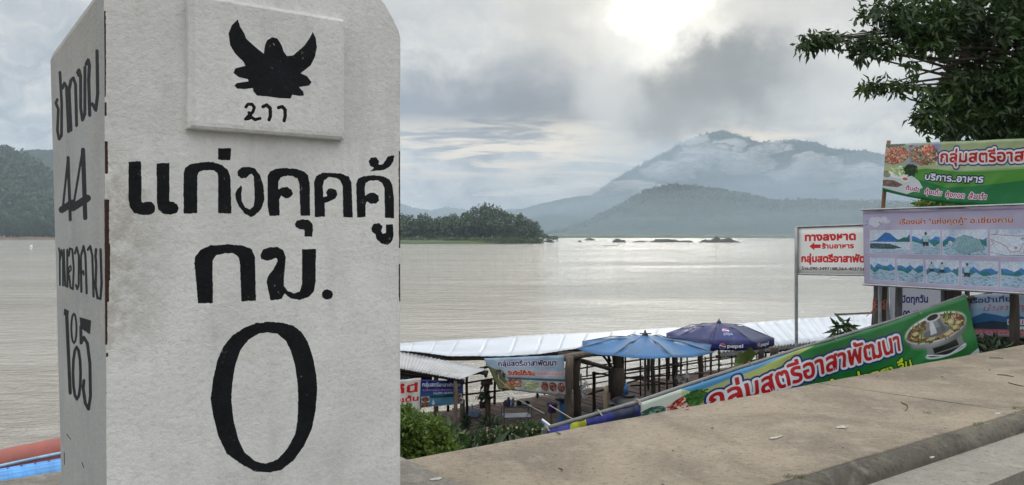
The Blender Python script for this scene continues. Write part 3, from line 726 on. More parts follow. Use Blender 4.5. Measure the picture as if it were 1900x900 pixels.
# ================================================================== MILESTONE
def zpoly(pts, ox, oy, s): return [(ox+x/s, oy+y/s) for x, y in pts]
T4 = (220, 260, 2.813); T5 = (220, 560, 2.646); T3 = (340, 0, 3.214)
FRONT = [zpoly(p, *T4) for p in [
 [(53,112),(117,112),(120,230),(120,320),(128,326),(150,320),(178,325),(191,345),(188,375),(165,390),(120,390),(80,380),(60,350),(53,310)],
 [(198,120),(265,120),(265,320),(285,323),(305,335),(314,355),(305,380),(280,387),(235,385),(208,365),(200,330)],
 [(340,383),(338,250),(340,170),(347,145),(370,127),(430,115),(490,113),(540,130),(570,155),(583,190),(590,383),(520,383),(520,190),(515,170),(495,158),(450,157),(420,165),(412,185),(412,383)],
 [(520,42),(588,42),(586,80),(583,105),(520,103)],
 [(620,165),(640,143),(680,137),(715,150),(740,185),(757,240),(762,310),(745,360),(715,390),(690,402),(660,385),(630,350),(612,310),(608,280),(620,255),(640,235),(645,250),(640,280),(643,320),(660,350),(685,363),(705,345),(710,300),(708,240),(705,190),(695,175),(680,185),(665,198),(640,200),(622,185)],
 [(788,395),(778,340),(778,190),(790,165),(820,150),(870,145),(930,150),(970,165),(990,185),(998,230),(1000,395),(950,395),(945,230),(935,200),(910,188),(870,187),(848,195),(836,215),(836,258),(855,246),(880,244),(905,260),(912,280),(900,298),(875,304),(850,290),(840,310),(842,395)],
 [(920,440),(930,420),(960,412),(995,418),(1013,440),(1015,470),(1010,505),(970,505),(970,470),(945,465),(925,455)],
 [(1025,400),(1020,220),(1030,190),(1060,172),(1110,170),(1160,175),(1200,190),(1215,220),(1223,403),(1173,403),(1168,240),(1155,210),(1130,195),(1095,195),(1072,210),(1065,240),(1068,298),(1088,292),(1082,272),(1092,256),(1110,252),(1135,262),(1141,285),(1130,305),(1100,320),(1076,328),(1078,400)],
 [(1245,403),(1240,230),(1250,200),(1280,188),(1330,183),(1380,188),(1415,205),(1430,235),(1437,300),(1437,408),(1390,405),(1388,250),(1378,225),(1350,210),(1310,212),(1290,225),(1285,250),(1287,292),(1310,275),(1335,275),(1358,290),(1360,315),(1345,330),(1320,333),(1295,320),(1290,340),(1290,403)],
 [(1305,110),(1320,90),(1345,90),(1360,110),(1358,130),(1380,125),(1395,105),(1405,83),(1440,80),(1435,110),(1415,140),(1385,155),(1345,160),(1310,164),(1335,145),(1315,135)],
 [(1318,460),(1330,437),(1360,433),(1378,450),(1370,475),(1378,490),(1395,485),(1395,440),(1432,440),(1435,500),(1425,530),(1405,547),(1370,540),(1345,515),(1340,490),(1322,480)],
 [(415,853),(405,740),(395,640),(400,605),(430,570),(480,550),(570,543),(650,550),(695,570),(712,610),(717,838),(640,842),(632,640),(625,610),(600,592),(560,590),(510,600),(490,630),(492,850)],
 [(740,600),(755,570),(790,558),(830,560),(860,575),(872,610),(868,660),(862,720),(862,760),(880,785),(915,800),(945,790),(957,750),(957,570),(1030,568),(1028,740),(1020,790),(990,820),(950,833),(900,828),(865,800),(850,830),(792,836),(772,740),(780,710),(810,670),(830,630),(822,612),(800,625),(770,630),(745,620)],
 [(1090+29*math.cos(t*.5236),806+27*math.sin(t*.5236)) for t in range(12)]]]
ZERO_O = zpoly([(740,98),(800,102),(860,118),(900,150),(930,200),(955,280),(970,360),(975,430),(968,530),(950,620),(910,710),(860,780),(800,825),(740,838),(670,833),(600,795),(530,745),(490,660),(465,560),(452,480),(465,380),(485,290),(515,220),(560,165),(620,125),(680,103)], *T5)
ZERO_I = zpoly([(735,150),(780,158),(820,190),(845,240),(865,310),(878,400),(882,480),(880,570),(868,650),(830,720),(780,775),(720,795),(670,782),(620,740),(590,680),(565,580),(555,480),(560,400),(575,310),(600,235),(640,185),(690,155)], *T5)
EMB = [zpoly(p, *T3) for p in [
 [(325,115),(340,160),(365,200),(375,230),(430,280),(480,320),(487,270),(500,240),(530,222),(560,228),(585,265),(600,310),(620,335),(655,330),(720,275),(755,225),(772,190),(790,225),(797,280),(785,340),(760,390),(700,437),(740,455),(766,492),(750,510),(690,520),(715,545),(720,570),(690,572),(650,565),(640,588),(570,585),(500,575),(440,570),(418,545),(415,525),(360,532),(320,528),(305,510),(320,495),(390,485),(385,472),(330,460),(300,435),(310,408),(370,392),(360,370),(310,320),(280,270),(270,200),(290,150)]]]
EMBS = [(zpoly(p, *T3), w/3.214) for p, w in [([(374,638),(385,622),(410,622),(424,640),(415,668),(385,695),(372,710),(395,706)], 19), ([(392,672),(408,700),(428,714),(458,706)], 19),
 ([(476,636),(498,626),(518,645),(520,690),(512,714)], 21), ([(568,642),(590,636),(608,655),(608,690),(602,720)], 21)]]
Ta = (90, 80, 2.647); Tb = (90, 440, 2.647)
SIDE = [(zpoly(p, *T), w*1.3/2.647) for T, p, w in [
 (Ta, [(52,278),(45,295),(57,325),(52,430),(60,472),(72,455),(74,300),(66,145)], 11), (Ta, [(78,222),(88,198),(98,215),(107,435)], 12),
 (Ta, [(119,428),(111,232),(120,185),(132,172),(143,205),(147,405)], 12), (Ta, [(160,160),(153,145),(160,132),(168,160),(168,320),(176,378),(188,350),(190,120)], 12),
 (Ta, [(196,105),(206,84),(212,110),(208,180),(212,355)], 13), (Ta, [(212,300),(226,300),(242,330),(252,250),(250,40)], 13),
 (Ta, [(104,562),(76,815)], 9), (Ta, [(72,818),(124,785)], 26), (Ta, [(104,562),(113,868)], 12), (Ta, [(176,525),(128,805)], 9), (Ta, [(126,808),(198,762)], 28), (Ta, [(178,525),(187,858)], 17),
 (Tb, [(56,55),(60,80),(60,235)], 7), (Tb, [(60,120),(68,62),(75,100),(75,238)], 7), (Tb, [(80,62),(86,238),(97,244),(97,62)], 8),
 (Tb, [(106,172),(116,160),(114,140),(104,150),(104,180)], 6), (Tb, [(105,92),(110,55),(122,60),(129,150),(124,255),(112,248),(106,190)], 8),
 (Tb, [(135,80),(144,50),(154,90),(153,235),(146,256),(139,235)], 8), (Tb, [(166,268),(164,95),(178,44),(187,90),(192,276)], 9), (Tb, [(166,185),(176,165),(178,185)], 7),
 (Tb, [(199,62),(211,44),(221,90),(226,292)], 9), (Tb, [(240,60),(236,95),(240,130),(236,240),(246,300),(260,302),(266,230),(262,60)], 10),
 (Tb, [(92,365),(108,765)], 13), 
 (Tb, [(128+13*math.sin(a*.5236),448-72*math.cos(a*.5236)) for a in range(13)], 8), (Tb, [(141+19*math.sin(a*.5236),668-128*math.cos(a*.5236)) for a in range(13)], 11),
 (Tb, [(162,440),(163,520),(176,492),(194,520),(206,620),(208,780),(198,845),(182,815),(172,740),(176,705)], 12)]]
SIDEP = [zpoly([(80,350),(104,362),(101,390),(77,382)], *Tb), zpoly([(156,392),(214,409),(208,478),(160,446)], *Tb)]
def inpoly(X, Y, pts):
    ins = np.zeros(X.shape, bool); n = len(pts)
    for i in range(n):
        ax, ay = pts[i]; bx, by = pts[(i+1) % n]
        if ay == by: continue
        ins ^= ((ay > Y) != (by > Y)) & (X < (bx-ax)*(Y-ay)/(by-ay)+ax)
    return ins
def paintmask(Xp, Yp, polys, strokes):
    m = np.zeros(Xp.shape, bool)
    def near(pts, p):
        a = np.array(pts); return np.nonzero((Xp > a[:, 0].min()-p) & (Xp < a[:, 0].max()+p) & (Yp > a[:, 1].min()-p) & (Yp < a[:, 1].max()+p))
    for p in polys:
        I = near(p, 1)
        if len(I[0]): m[I] |= inpoly(Xp[I], Yp[I], p)
    for pts, w in strokes:
        I = near(pts, w)
        if not len(I[0]): continue
        X, Y = Xp[I], Yp[I]; q = np.zeros(X.shape, bool)
        for (ax, ay), (bx, by) in zip(pts[:-1], pts[1:]):
            L = (bx-ax)**2+(by-ay)**2+1e-9; t = np.clip(((X-ax)*(bx-ax)+(Y-ay)*(by-ay))/L, 0, 1)
            q |= np.hypot(X-ax-t*(bx-ax), (Y-ay-t*(by-ay))) < w/2
        m[I] |= q
    return m
def box_blur(m, r=1):
    m = m.astype(float)
    for ax in (0, 1): m = sum(np.roll(m, k, ax) for k in range(-r, r+1))/(2*r+1)
    return m
def face_image(name, O, A, Bv, w, h, fn):
    """mask picture over the parallelogram O + s*A + t*Bv; fn(photo x, photo y, s, t) -> (paint, wear, chips) in 0..1"""
    t, s = np.mgrid[0:h, 0:w]; s = (s+.5)/w; t = (t+.5)/h
    P = [O[i]+s*A[i]+t*Bv[i] for i in range(3)]
    x = CX+FP*P[0]/P[1]; y = HZ-FP*(P[2]-HC)/P[1]
    r, g, b = fn(x, y, s, t)
    im = bpy.data.images.new(name, w, h, alpha=False); im.colorspace_settings.name = 'Non-Color'
    a = np.ones((h, w, 4), np.float32); a[..., 0] = box_blur(r); a[..., 1] = box_blur(g); a[..., 2] = box_blur(b)
    im.pixels.foreach_set(a.ravel()); im.update(); im.pack(); return im
def mat_plaster(name, im, tint=(.72, .715, .695)):
    m, k, p, out = principled(name); tcn = k.n('ShaderNodeTexCoord'); tc = tcn.outputs['Object']
    uv = tcn.outputs['UV']
    jit = k.vm('SCALE', k.vm('SUBTRACT', k.noise(tc, 85, 4, .7, 0, 1), (.5, .5, .5)), .0035)
    tn = k.n('ShaderNodeTexImage', image=im, interpolation='Cubic', extension='EXTEND'); k.put(tn.inputs[0], k.vm('ADD', uv, jit))
    sp = k.n('ShaderNodeSeparateColor'); k.put(sp.inputs[0], tn.outputs[0]); paint, wear, chip = sp.outputs
    cloud = k.noise(tc, 2.1, 7, .62, .4); mid = k.noise(tc, 9, 6, .6); fine = k.noise(tc, 55, 5, .65, .3); vf = k.noise(tc, 170, 3, .6)
    streak = k.noise(k.vm('MULTIPLY', tc, (7, 7, .8)), 1.6, 6, .6)
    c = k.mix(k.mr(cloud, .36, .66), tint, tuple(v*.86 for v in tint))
    c = k.mix(k.m('MULTIPLY', k.mr(streak, .50, .74), .32), c, (.44, .43, .41))
    c = k.mix(k.m('MULTIPLY', k.mr(mid, .52, .7), .22), c, (.56, .52, .45))
    c = k.mix(k.m('MULTIPLY', k.mr(fine, .50, .34), .25), c, (.42, .41, .39))
    # dirt gathers where the wear mask says the paint has gone
    wr = k.m('MULTIPLY', wear, k.mr(k.noise(tc, 16, 7, .7), .34, .60))
    c = k.mix(k.m('MULTIPLY', wr, .6), c, (.34, .305, .25))
    ch = k.mr(k.m('ADD', chip, k.m('MULTIPLY', k.m('SUBTRACT', k.noise(tc, 40, 5, .7), .5), 1.1)), .45, .6)
    c = k.mix(ch, c, (.05, .028, .02))
    # hairline cracks
    vo = k.n('ShaderNodeTexVoronoi', feature='DISTANCE_TO_EDGE'); k.put(vo.inputs['Vector'], k.vm('ADD', tc, k.vm('SCALE', k.noise(tc, 6, 5, .6, 0, 1), .22))); vo.inputs['Scale'].default_value = 1.25
    cr = k.m('MULTIPLY', k.mr(vo.outputs['Distance'], .0022, .0004), k.mr(k.noise(tc, 1.9, 3), .62, .72))
    c = k.mix(k.m('MULTIPLY', cr, .35), c, (.16, .15, .14))
    # black brushed letters, thin where the brush skipped
    hole = k.m('MULTIPLY', k.mr(k.noise(k.vm('MULTIPLY', tc, (1, 1, .6)), 42, 5, .75), .64, .72), .5)
    pm = k.m('MULTIPLY', k.mr(paint, .4, .6), k.m('SUBTRACT', 1.0, hole))
    c = k.mix(pm, c, k.ramp(mid, [(.3, (.004, .0045, .006)), (.7, (.010, .011, .014))]))
    k.put(p.inputs['Base Color'], c)
    k.put(p.inputs['Roughness'], k.m('SUBTRACT', .85, k.m('MULTIPLY', pm, .1))); p.inputs['Specular IOR Level'].default_value = .18
    b = k.n('ShaderNodeBump'); b.inputs['Strength'].default_value = .75; b.inputs['Distance'].default_value = .0045
    lump = k.noise(tc, 30, 5, .7); h = k.m('ADD', k.m('ADD', k.m('MULTIPLY', lump, .8), k.m('MULTIPLY', fine, 1.1)), k.m('ADD', k.m('MULTIPLY', vf, .22), k.m('MULTIPLY', mid, 1.0)))
    h = k.m('SUBTRACT', h, k.m('ADD', k.m('MULTIPLY', ch, 1.2), k.m('MULTIPLY', cr, .8)))
    k.put(b.inputs['Height'], k.m('ADD', h, k.m('MULTIPLY', pm, .12))); k.put(p.inputs['Normal'], b.outputs[0])
    return m
def milestone():
    v0 = 2.92
    FL = lambda y: PV(198 if y > 300 else 193+5*y/300., y, v0)
    # ground plan from the three visible corners
    fl = PV(198, 900, v0); ul = fl.dot(U); ur = PV(742.5, 436, v0).dot(U)
    vb_top = PU(97, 92, ul).dot(V); vb_bot = PU(113.5, 900, ul).dot(V)
    zs = PV(742, 70, v0).z
    ultop = PV(193, 0, v0).dot(U); slope = (ul-ultop)/(PV(198, 900, v0).z-PV(193, 0, v0).z)   # < 0: widens upward
    ulz = lambda z: ul+slope*(z-fl.z)
    vbz = lambda z: vb_bot+(vb_top-vb_bot)*(z-PU(113.5, 900, ul).z)/(PU(97, 92, ul).z-PU(113.5, 900, ul).z)
    zb = 0.01
    root = empty('milestone', UV((ul+ur)/2, v0+.5, zb), 'huge white concrete kilometre stone with black hand-painted Thai lettering and a big zero', 'milestone')
    W = ur-ul
    # front outline: shoulders, slanted chamfers and a flat top
    prof = []
    N = 24
    for i in range(N+1): prof.append(('L', zb+(zs-zb)*i/N))
    tp = [(.008, .03), (.03, .075), (.062, .125), (.115, .19), (.23, .30), (.36, .38), (.5, .40)]
    left = [(ulz(z), z) for _, z in prof] + [(ulz(zs)+W*a, zs+b*.95) for a, b in tp]
    right = [(ur, z) for _, z in prof] + [(ur-W*a, zs+b*.95) for a, b in tp]
    mb = MB(); vs = []; fs = []
    rows = len(left); nu = 24; nd = 3
    # front and back as grids with edge chips, sides joined
    def P(i, s, back):
        (a, z), (b, _) = left[i], right[i]; u = a+(b-a)*s; v = (vbz(z) if back else v0)
        e = .006*mnoise.noise(Vector((u*5, z*5, 2+back)))
        return UV(u, v+e, z)
    idx = {}
    for back in (0, 1):
        for i in range(rows):
            for j in range(nu+1): idx[back, i, j] = len(vs); vs.append(P(i, j/nu, back))
    mi = []
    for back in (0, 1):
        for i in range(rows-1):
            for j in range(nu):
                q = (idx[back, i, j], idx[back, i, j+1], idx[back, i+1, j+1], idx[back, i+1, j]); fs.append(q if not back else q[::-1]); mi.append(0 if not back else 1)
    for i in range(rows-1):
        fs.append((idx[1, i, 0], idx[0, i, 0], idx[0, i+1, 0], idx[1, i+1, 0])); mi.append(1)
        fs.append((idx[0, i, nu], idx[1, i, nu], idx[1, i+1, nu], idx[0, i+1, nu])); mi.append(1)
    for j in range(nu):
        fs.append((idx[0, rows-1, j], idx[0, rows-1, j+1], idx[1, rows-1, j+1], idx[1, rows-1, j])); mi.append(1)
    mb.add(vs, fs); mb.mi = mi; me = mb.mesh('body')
    ztop = zs+.5; O = UV(ul-.03, v0, zb); A = U*(W+.06); B = Vector((0, 0, ztop-zb))
    def fr(x, y, s, t):
        p = paintmask(x, y, FRONT, []) | (paintmask(x, y, [ZERO_O], []) & ~paintmask(x, y, [ZERO_I], []))
        n = fbm(x.shape[0], x.shape[1], 60, 3)
        w = np.clip(1-(x-198)/(60+70*(y > 350)), 0, 1)*np.clip((y-230)/90, 0, 1)*np.clip((700-y)/120, 0, 1)
        w = np.maximum(w*1.3, .7*np.clip((s-.955)/.04, 0, 1)); w = np.maximum(w, .22*(n > .6)*np.clip((.9-t)*3, 0, 1)*np.clip((y-780)/60, 0, 1))
        ch = np.zeros(x.shape)
        for y0, y1, wd in ((262, 322, 4.5), (370, 560, 7), (452, 520, 9), (560, 640, 4), (655, 662, 5), (190, 215, 2), (700, 900, 1.2), (20, 180, .6)):
            ch = np.maximum(ch, np.clip((wd-(x-197))/2.5, 0, 1)*(y > y0)*(y < y1))
        ch = np.maximum(ch, .8*np.clip((x-738)/3, 0, 1)*(((y > 280) & (y < 460)) | ((y > 490) & (y < 560))))
        return p, np.clip(w, 0, 1), ch
    im0 = face_image('milestone_front_mask', O, A, B, 1000, 2100, fr)
    O2 = UV(ul, vb_bot-.15, zb); A2 = V*(v0-(vb_bot-.15)+0); A2 = V*((v0)-(vb_bot-.15)); B2 = B
    O2 = UV(ul, vb_top+.1, zb); A2 = V*(v0-(vb_top+.1))
    def sd(x, y, s, t):
        p = paintmask(x, y, SIDEP, SIDE)
        w = np.clip((260-y)/220, 0, 1)*.9*(x < 185)
        w = np.maximum(w, np.clip((12-np.abs(x-183))/10, 0, 1)*(y > 180)*(y < 620)*.45)
        ch = np.zeros(x.shape)
        for y0, y1, wd in ((262, 322, 2), (370, 640, 3.5)): ch = np.maximum(ch, np.clip((wd-(199-x))/2.0, 0, 1)*(y > y0)*(y < y1))
        for a, b, c, d in ((119, 840, 119, 862), (124, 806, 131, 815), (152, 858, 155, 868)): ch = np.maximum(ch, paintmask(x, y, [], [([(a, b), (c, d)], 1.6)])*1.)
        return p, np.clip(w, 0, 1), ch
    im1 = face_image('milestone_side_mask', O2, A2, B2, 900, 2100, sd)
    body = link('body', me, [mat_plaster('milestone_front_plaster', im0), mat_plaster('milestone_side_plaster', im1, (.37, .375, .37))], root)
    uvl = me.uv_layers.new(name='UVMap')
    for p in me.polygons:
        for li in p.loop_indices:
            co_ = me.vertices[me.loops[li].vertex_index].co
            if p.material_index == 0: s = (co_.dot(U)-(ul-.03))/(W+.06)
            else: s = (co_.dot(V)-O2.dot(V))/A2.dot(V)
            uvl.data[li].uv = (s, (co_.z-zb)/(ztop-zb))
    bv = body.modifiers.new('bevel', 'BEVEL'); bv.width = .008; bv.segments = 2; bv.angle_limit = math.radians(50)
    # raised emblem plaque
    vp = v0-.036
    a0, a1 = PV(356, 230, vp), PV(635, 250, vp); u0, u1 = a0.dot(U), a1.dot(U); z0 = (PV(356, 235, vp).z+PV(635, 251, vp).z)/2; z1 = PV(632, 40, vp).z
    mb = MB(); n = 10; e = .012; vs = []; fs = []
    ring = [(u0, z0), (u1, z0), (u1, z1), (u0, z1)]
    ring_b = [(u0-e, z0-e), (u1+e, z0-e), (u1+e, z1+e), (u0-e, z1+e)]
    for (u, z) in ring_b: vs.append(UV(u, v0+.004, z))
    for (u, z) in ring_b: vs.append(UV(u, vp+.006, z))
    for (u, z) in ring: vs.append(UV(u, vp, z))
    for a in range(4):
        b = (a+1) % 4; fs.append((a, b, 4+b, 4+a)); fs.append((4+a, 4+b, 8+b, 8+a))
    fs.append((8, 9, 10, 11)); mb.add(vs, fs); me = mb.mesh('emblem_plaque')
    O3 = UV(u0, vp, z0); A3 = U*(u1-u0); B3 = Vector((0, 0, z1-z0))
    def em(x, y, s, t):
        p = paintmask(x, y, EMB, EMBS); return p, np.maximum(.5*(t < .03), .25*(s < .02)), np.zeros(x.shape)
    im2 = face_image('emblem_mask', O3, A3, B3, 700, 620, em)
    o = link('emblem_plaque', me, mat_plaster('emblem_plaster', im2, (.72, .715, .70)), root); o['label'] = 'raised square plaque with a black winged emblem and three Thai numerals'
    uvl = me.uv_layers.new(name='UVMap')
    for p in me.polygons:
        for li in p.loop_indices:
            c = me.vertices[me.loops[li].vertex_index].co; uvl.data[li].uv = ((c.dot(U)-u0)/(u1-u0), (c.z-z0)/(z1-z0))
    bv = o.modifiers.new('bevel', 'BEVEL'); bv.width = .003; bv.segments = 2
milestone()

# ================================================================== LEFT OF THE MILESTONE: tube and rolled cover
def left_things():
    def axis(y_edge, Z0, Z1): return None
    # blue ribbed hose
    r = .17
    A, B = PZ(-150, 925+12, 6.35), PZ(250, 862, 7.35); d = (B-A); n = d.normalized(); L = d.length
    pts = []; rr = []; k = int(L/.0125)
    for i in range(k+1):
        ph = (i % 8); q = r*(.89 if ph == 0 else (.985 if ph in (1, 7) else 1.0)); pts.append(A+d*(i/k)); rr.append(q)
    t = empty('ribbed_hose', A.lerp(B, .5)-Vector((0, 0, r)), 'fat blue ribbed plastic hose lying behind the kerb left of the milestone', 'hose')
    mb = MB(); mb.tube(pts, rr, 28); mb.build('hose_wall', M['blue_hose'], t, True)
    mb = MB()
    for i in range(0, k, 8):
        for j in range(28):
            a = 2*math.pi*j/28; pass
    a1 = n.cross(Vector((0, 0, 1))).normalized(); a2 = n.cross(a1)
    for j in range(26):
        a = 2*math.pi*j/26; off = (a1*math.cos(a)+a2*math.sin(a))*r*1.0
        mb.tube([A+off, B+off], .0012, 4)
    o = mb.build('hose_seams', M['blue_hose'], t); o['kind'] = 'stuff'
    # red roll with pale strap
    A, B = PZ(-200, 914, 7.2), PZ(260, 815, 8.3); r = .155; d = B-A; pts = [A+d*(i/30)+Vector((0, 0, .03*math.sin(i/30*math.pi))) for i in range(31)]
    t = empty('rolled_awning', A.lerp(B, .5)-Vector((0, 0, r)), 'red rolled awning with a pale blue strap lying behind the blue hose', 'awning')
    MB().tube(pts, [r*(1+.02*mnoise.noise(Vector((i*.6, 0, 1)))) for i in range(31)], 28).build('roll', M['red_tube'], t, True)
    fwd = (Vector((0, 0, HC))-A.lerp(B, .5)).normalized(); up = d.normalized().cross(fwd).normalized()
    if up.z < 0: up = -up
    mb = MB(); vs = []; fs = []
    for i, p in enumerate(pts):
        w = .018+.004*mnoise.noise(Vector((i*.9, 4, 2)))
        for a in (-.13, 0.05):
            dd = (fwd*math.cos(a+.06)+up*math.sin(a+.06)); vs.append(p+dd*(r*1.03))
    for i in range(len(pts)-1): fs.append((2*i, 2*i+2, 2*i+3, 2*i+1))
    mb.add(vs, fs); o = mb.build('strap', M['pale_blue'], t, True); sm = o.modifiers.new('th', 'SOLIDIFY'); sm.thickness = .006
left_things()
#PART2

# ================================================================== PRINTS
R_, Wh, Bl, Gn = (.72, .08, .10), (.95, .95, .95), (.12, .16, .50), (.10, .45, .22)
def grad(cv, c0, c1, axis=0):
    t = np.linspace(0, 1, cv.h if axis == 0 else cv.w); t = t[:, None, None] if axis == 0 else t[None, :, None]
    cv.a = np.array(c0)*(1-t)+np.array(c1)*t+0*cv.a
NOOD = [(.86, .55, .45), (.95, .78, .66), (.62, .22, .16), (.80, .40, .32), (.93, .86, .75)]
SALAD = [(.75, .66, .58), (.45, .30, .28), (.88, .84, .72), (.85, .35, .28), (.35, .50, .22), (.60, .45, .40)]
def print_food():
    c = Cv(1560, 440, (.70, .74, .62)); X = np.linspace(0, 1, 1560)[None, :]; Y = np.linspace(0, 1, 440)[:, None]
    c.a = np.stack([.62+.22*Y+0*X, .68+.14*Y+0*X, .52+.1*Y+0*X], -1)
    c.poly([(0, 440), (0, 250), (210, 235), (420, 200), (800, 205), (1560, 170), (1560, 440)], (.33, .60, .22))
    g = c.pmask([(0, 440), (0, 300), (240, 270), (620, 330), (1560, 250), (1560, 440)]); c.blend(g*.9, (.12, .48, .28))
    c.poly([(330, 185), (460, 150), (900, 150), (1560, 110), (1560, 190), (700, 215)], (.72, .80, .66), .6)
    c.rect(0, 0, 265, 190, (.62, .70, .62)); c.poly([(245, 18), (560, 0), (545, 150), (262, 185)], (.60, .62, .72))
    c.poly([(245, 18), (290, 14), (250, 36)], (.7, .1, .15)); c.ell(95, 8, 110, 18, (.30, .42, .36))
    c.food(-70, 18, 245, 178, NOOD, 620, 17, 5, 1); c.food(255, 20, 540, 166, SALAD, 420, 26, 6, 2)
    c.food(385, 15, 480, 95, [(.85, .40, .38), (.93, .80, .60), (.88, .55, .45)], 90, 14, 9, 3, dark=.9)
    c.poly([(60, 268), (250, 245), (360, 300), (400, 350), (250, 420), (0, 410), (0, 300)], (.80, .83, .84))
    c.ell(150, 262, 105, 38, (.90, .92, .92)); c.food(85, 195, 225, 275, [(.80, .88, .68), (.70, .82, .55), (.92, .94, .82)], 140, 18, 9, 4, dark=.95)
    c.food(215, 175, 330, 262, [(.14, .28, .14), (.20, .36, .18), (.08, .20, .10)], 150, 20, 8, 5)
    c.ell(30, 282, 40, 26, (.60, .60, .52)); c.ell(225, 300, 34, 18, (.95, .93, .9)); c.ell(225, 297, 27, 13, (.75, .45, .35))
    c.poly([(0, 335), (110, 322), (205, 348), (150, 378), (0, 392)], (.52, .40, .36)); c.food(10, 330, 130, 378, [(.62, .52, .48), (.45, .33, .30)], 60, 14, 6, 6)
    c.text('กลุ่มสตรีอาสาพัฒนา', 560, 146, 108, R_, 1150, 3.2, [(23, Bl), (14, (.88, .88, .88))])
    c.text('บริการ..อาหาร', 415, 284, 68, (.88, .90, .94), 520, 2, [(9, (.13, .12, .30))], shear=.15)
    c.text('ต้มยำ', 235, 384, 46, (.62, .12, .38), 130, 1.2, [(5, (.94, .90, .94))], shear=.1)
    c.text('กุ้งเต้น', 420, 392, 50, (.62, .12, .38), 150, 1.2, [(5, (.94, .90, .94))], shear=.25)
    c.text('กุ้งทอด', 610, 396, 50, (.62, .12, .38), 165, 1.2, [(5, (.94, .90, .94))], shear=.25)
    c.text('ส้มตำ', 815, 396, 50, (.62, .12, .38), 150, 1.2, [(5, (.94, .90, .94))], shear=.25)
    return c.image('print_food_banner')
def watercolour(c, x0, y0, x1, y1, seed, kind):
    r = random.Random(seed); w, h = x1-x0, y1-y0; q = Cv(w, h, (.80, .84, .90)); f = fbm(h, w, w/4, seed, 5)
    q.blend(np.clip((f-.5)*3, 0, 1)*.7*(np.linspace(1, 0, h)[:, None]), (.55, .72, .88))
    def hills(yb, col, n):
        pts = [(0, h)]+[(w*i/n, yb*h-h*.22*abs(math.sin(i*1.9+seed)) - r.uniform(0, .06)*h) for i in range(n+1)]+[(w, h)]
        q.poly(pts, col)
    if kind == 'lake':
        q.poly([(0, h*.48), (w*.18, h*.42), (w*.40, h*.10), (w*.52, h*.14), (w*.68, h*.38), (w*.85, h*.45), (w, h*.15), (w, h*.5), (0, h*.5)], (.18, .46, .74))
        q.poly([(w*.62, h*.5), (w*.86, h*.30), (w, h*.36), (w, h*.5)], (.16, .45, .42)); q.rect(0, h*.5, w, h, (.80, .84, .90))
        q.poly([(0, h*.56), (w*.5, h*.58), (w*.8, h*.74), (w*.6, h*.80), (0, h*.8)], (.24, .36, .40))
        for i in range(60): q.ell(r.uniform(0, w*.7), r.uniform(h*.58, h*.78), r.uniform(3, 8), 3, r.choice([(.6, .7, .75), (.12, .2, .24)]))
        q.rect(0, h*.82, w, h, (.62, .72, .82), .6)
    elif kind == 'squirrel':
        for o in ([(-5, 60), (w*.55, h*.25), (w*.75, h*.2), (w*.8, h*.4), (w*.62, h*.52), (w*.55, h*.8), (w*.38, h*.85), (w*.3, h*.62), (-5, h*.35)],): q.line(o, 7, (.75, .42, .45), .8); q.line(o, 2.5, (.6, .2, .25))
        for cx, cy in ((.60, .34), (.48, .68)): q.ell(w*cx, h*cy, 15, 14, (.25, .25, .3)); q.ell(w*cx, h*cy, 10, 9, (.85, .86, .9)); q.ell(w*cx, h*cy, 5, 4, (.2, .2, .25))
        q.line([(w*.80, h*.35), (w*.66, h*.6), (w*.62, h*.85), (w*.75, h*.62), (w*.84, h*.38)], 5, (.40, .52, .68)); q.line([(w*.62, h*.85), (w*.85, h*.7), (w*.88, h*.5), (w*.8, h*.35)], 3, (.3, .35, .4))
        for o in ([(w*.1, 0), (w*.13, h*.12), (w*.05, h*.2)], [(0, h*.4), (w*.07, h*.5), (0, h*.62)], [(w*.6, 0), (w*.85, h*.05), (w, h*.35)], [(0, h*.85), (w*.3, h*.97), (w*.8, h*.95), (w, h*.75)]): q.line(o, 4, (.22, .24, .34))
    else:
        hills(.50, (.28, .52, .78), 6); hills(.60, (.20, .50, .52), 7); hills(.72, (.66, .76, .84), 5)
        for i in range(90 if kind != 'man' else 40):
            x, y = r.uniform(0, w), r.uniform(h*.62, h); l = r.uniform(6, 26); q.line([(x, y), (x+l, y-r.uniform(-6, 9)), (x+l*1.6, y+r.uniform(0, 8))], r.uniform(1.5, 5), r.choice([(.16, .44, .58), (.20, .34, .50), (.78, .86, .92), (.12, .42, .46), (.40, .62, .74)]))
        if kind in ('man', 'men', 'stand'):
            for fx, s in {'man': [(.5, 1)], 'men': [(.18, .75), (.5, .8)], 'stand': [(.15, 1)]}[kind]:
                x = w*fx; y0_ = h*.08; H = h*.8*s
                q.ell(x, y0_+H*.08, H*.06, H*.08, (.36, .30, .30)); q.poly([(x-H*.14, y0_+H*.18), (x+H*.14, y0_+H*.18), (x+H*.1, y0_+H*.52), (x-H*.1, y0_+H*.52)], (.66, .78, .82))
                q.poly([(x-H*.13, y0_+H*.5), (x+H*.13, y0_+H*.5), (x+H*.14, y0_+H*.72), (x+.01*H, y0_+H*.72), (x, y0_+H*.6), (x-.03*H, y0_+H*.72), (x-H*.14, y0_+H*.72)], (.22, .22, .30))
                q.line([(x-H*.07, y0_+H*.7), (x-H*.07, y0_+H)], 5, (.75, .72, .74)); q.line([(x+H*.07, y0_+H*.7), (x+H*.07, y0_+H)], 5, (.75, .72, .74))
                q.line([(x-H*.13, y0_+H*.2), (x-H*.2, y0_+H*.45)], 4, (.5, .55, .58)); q.line([(x+H*.13, y0_+H*.2), (x+H*.22, y0_+H*.4)], 4, (.5, .55, .58))
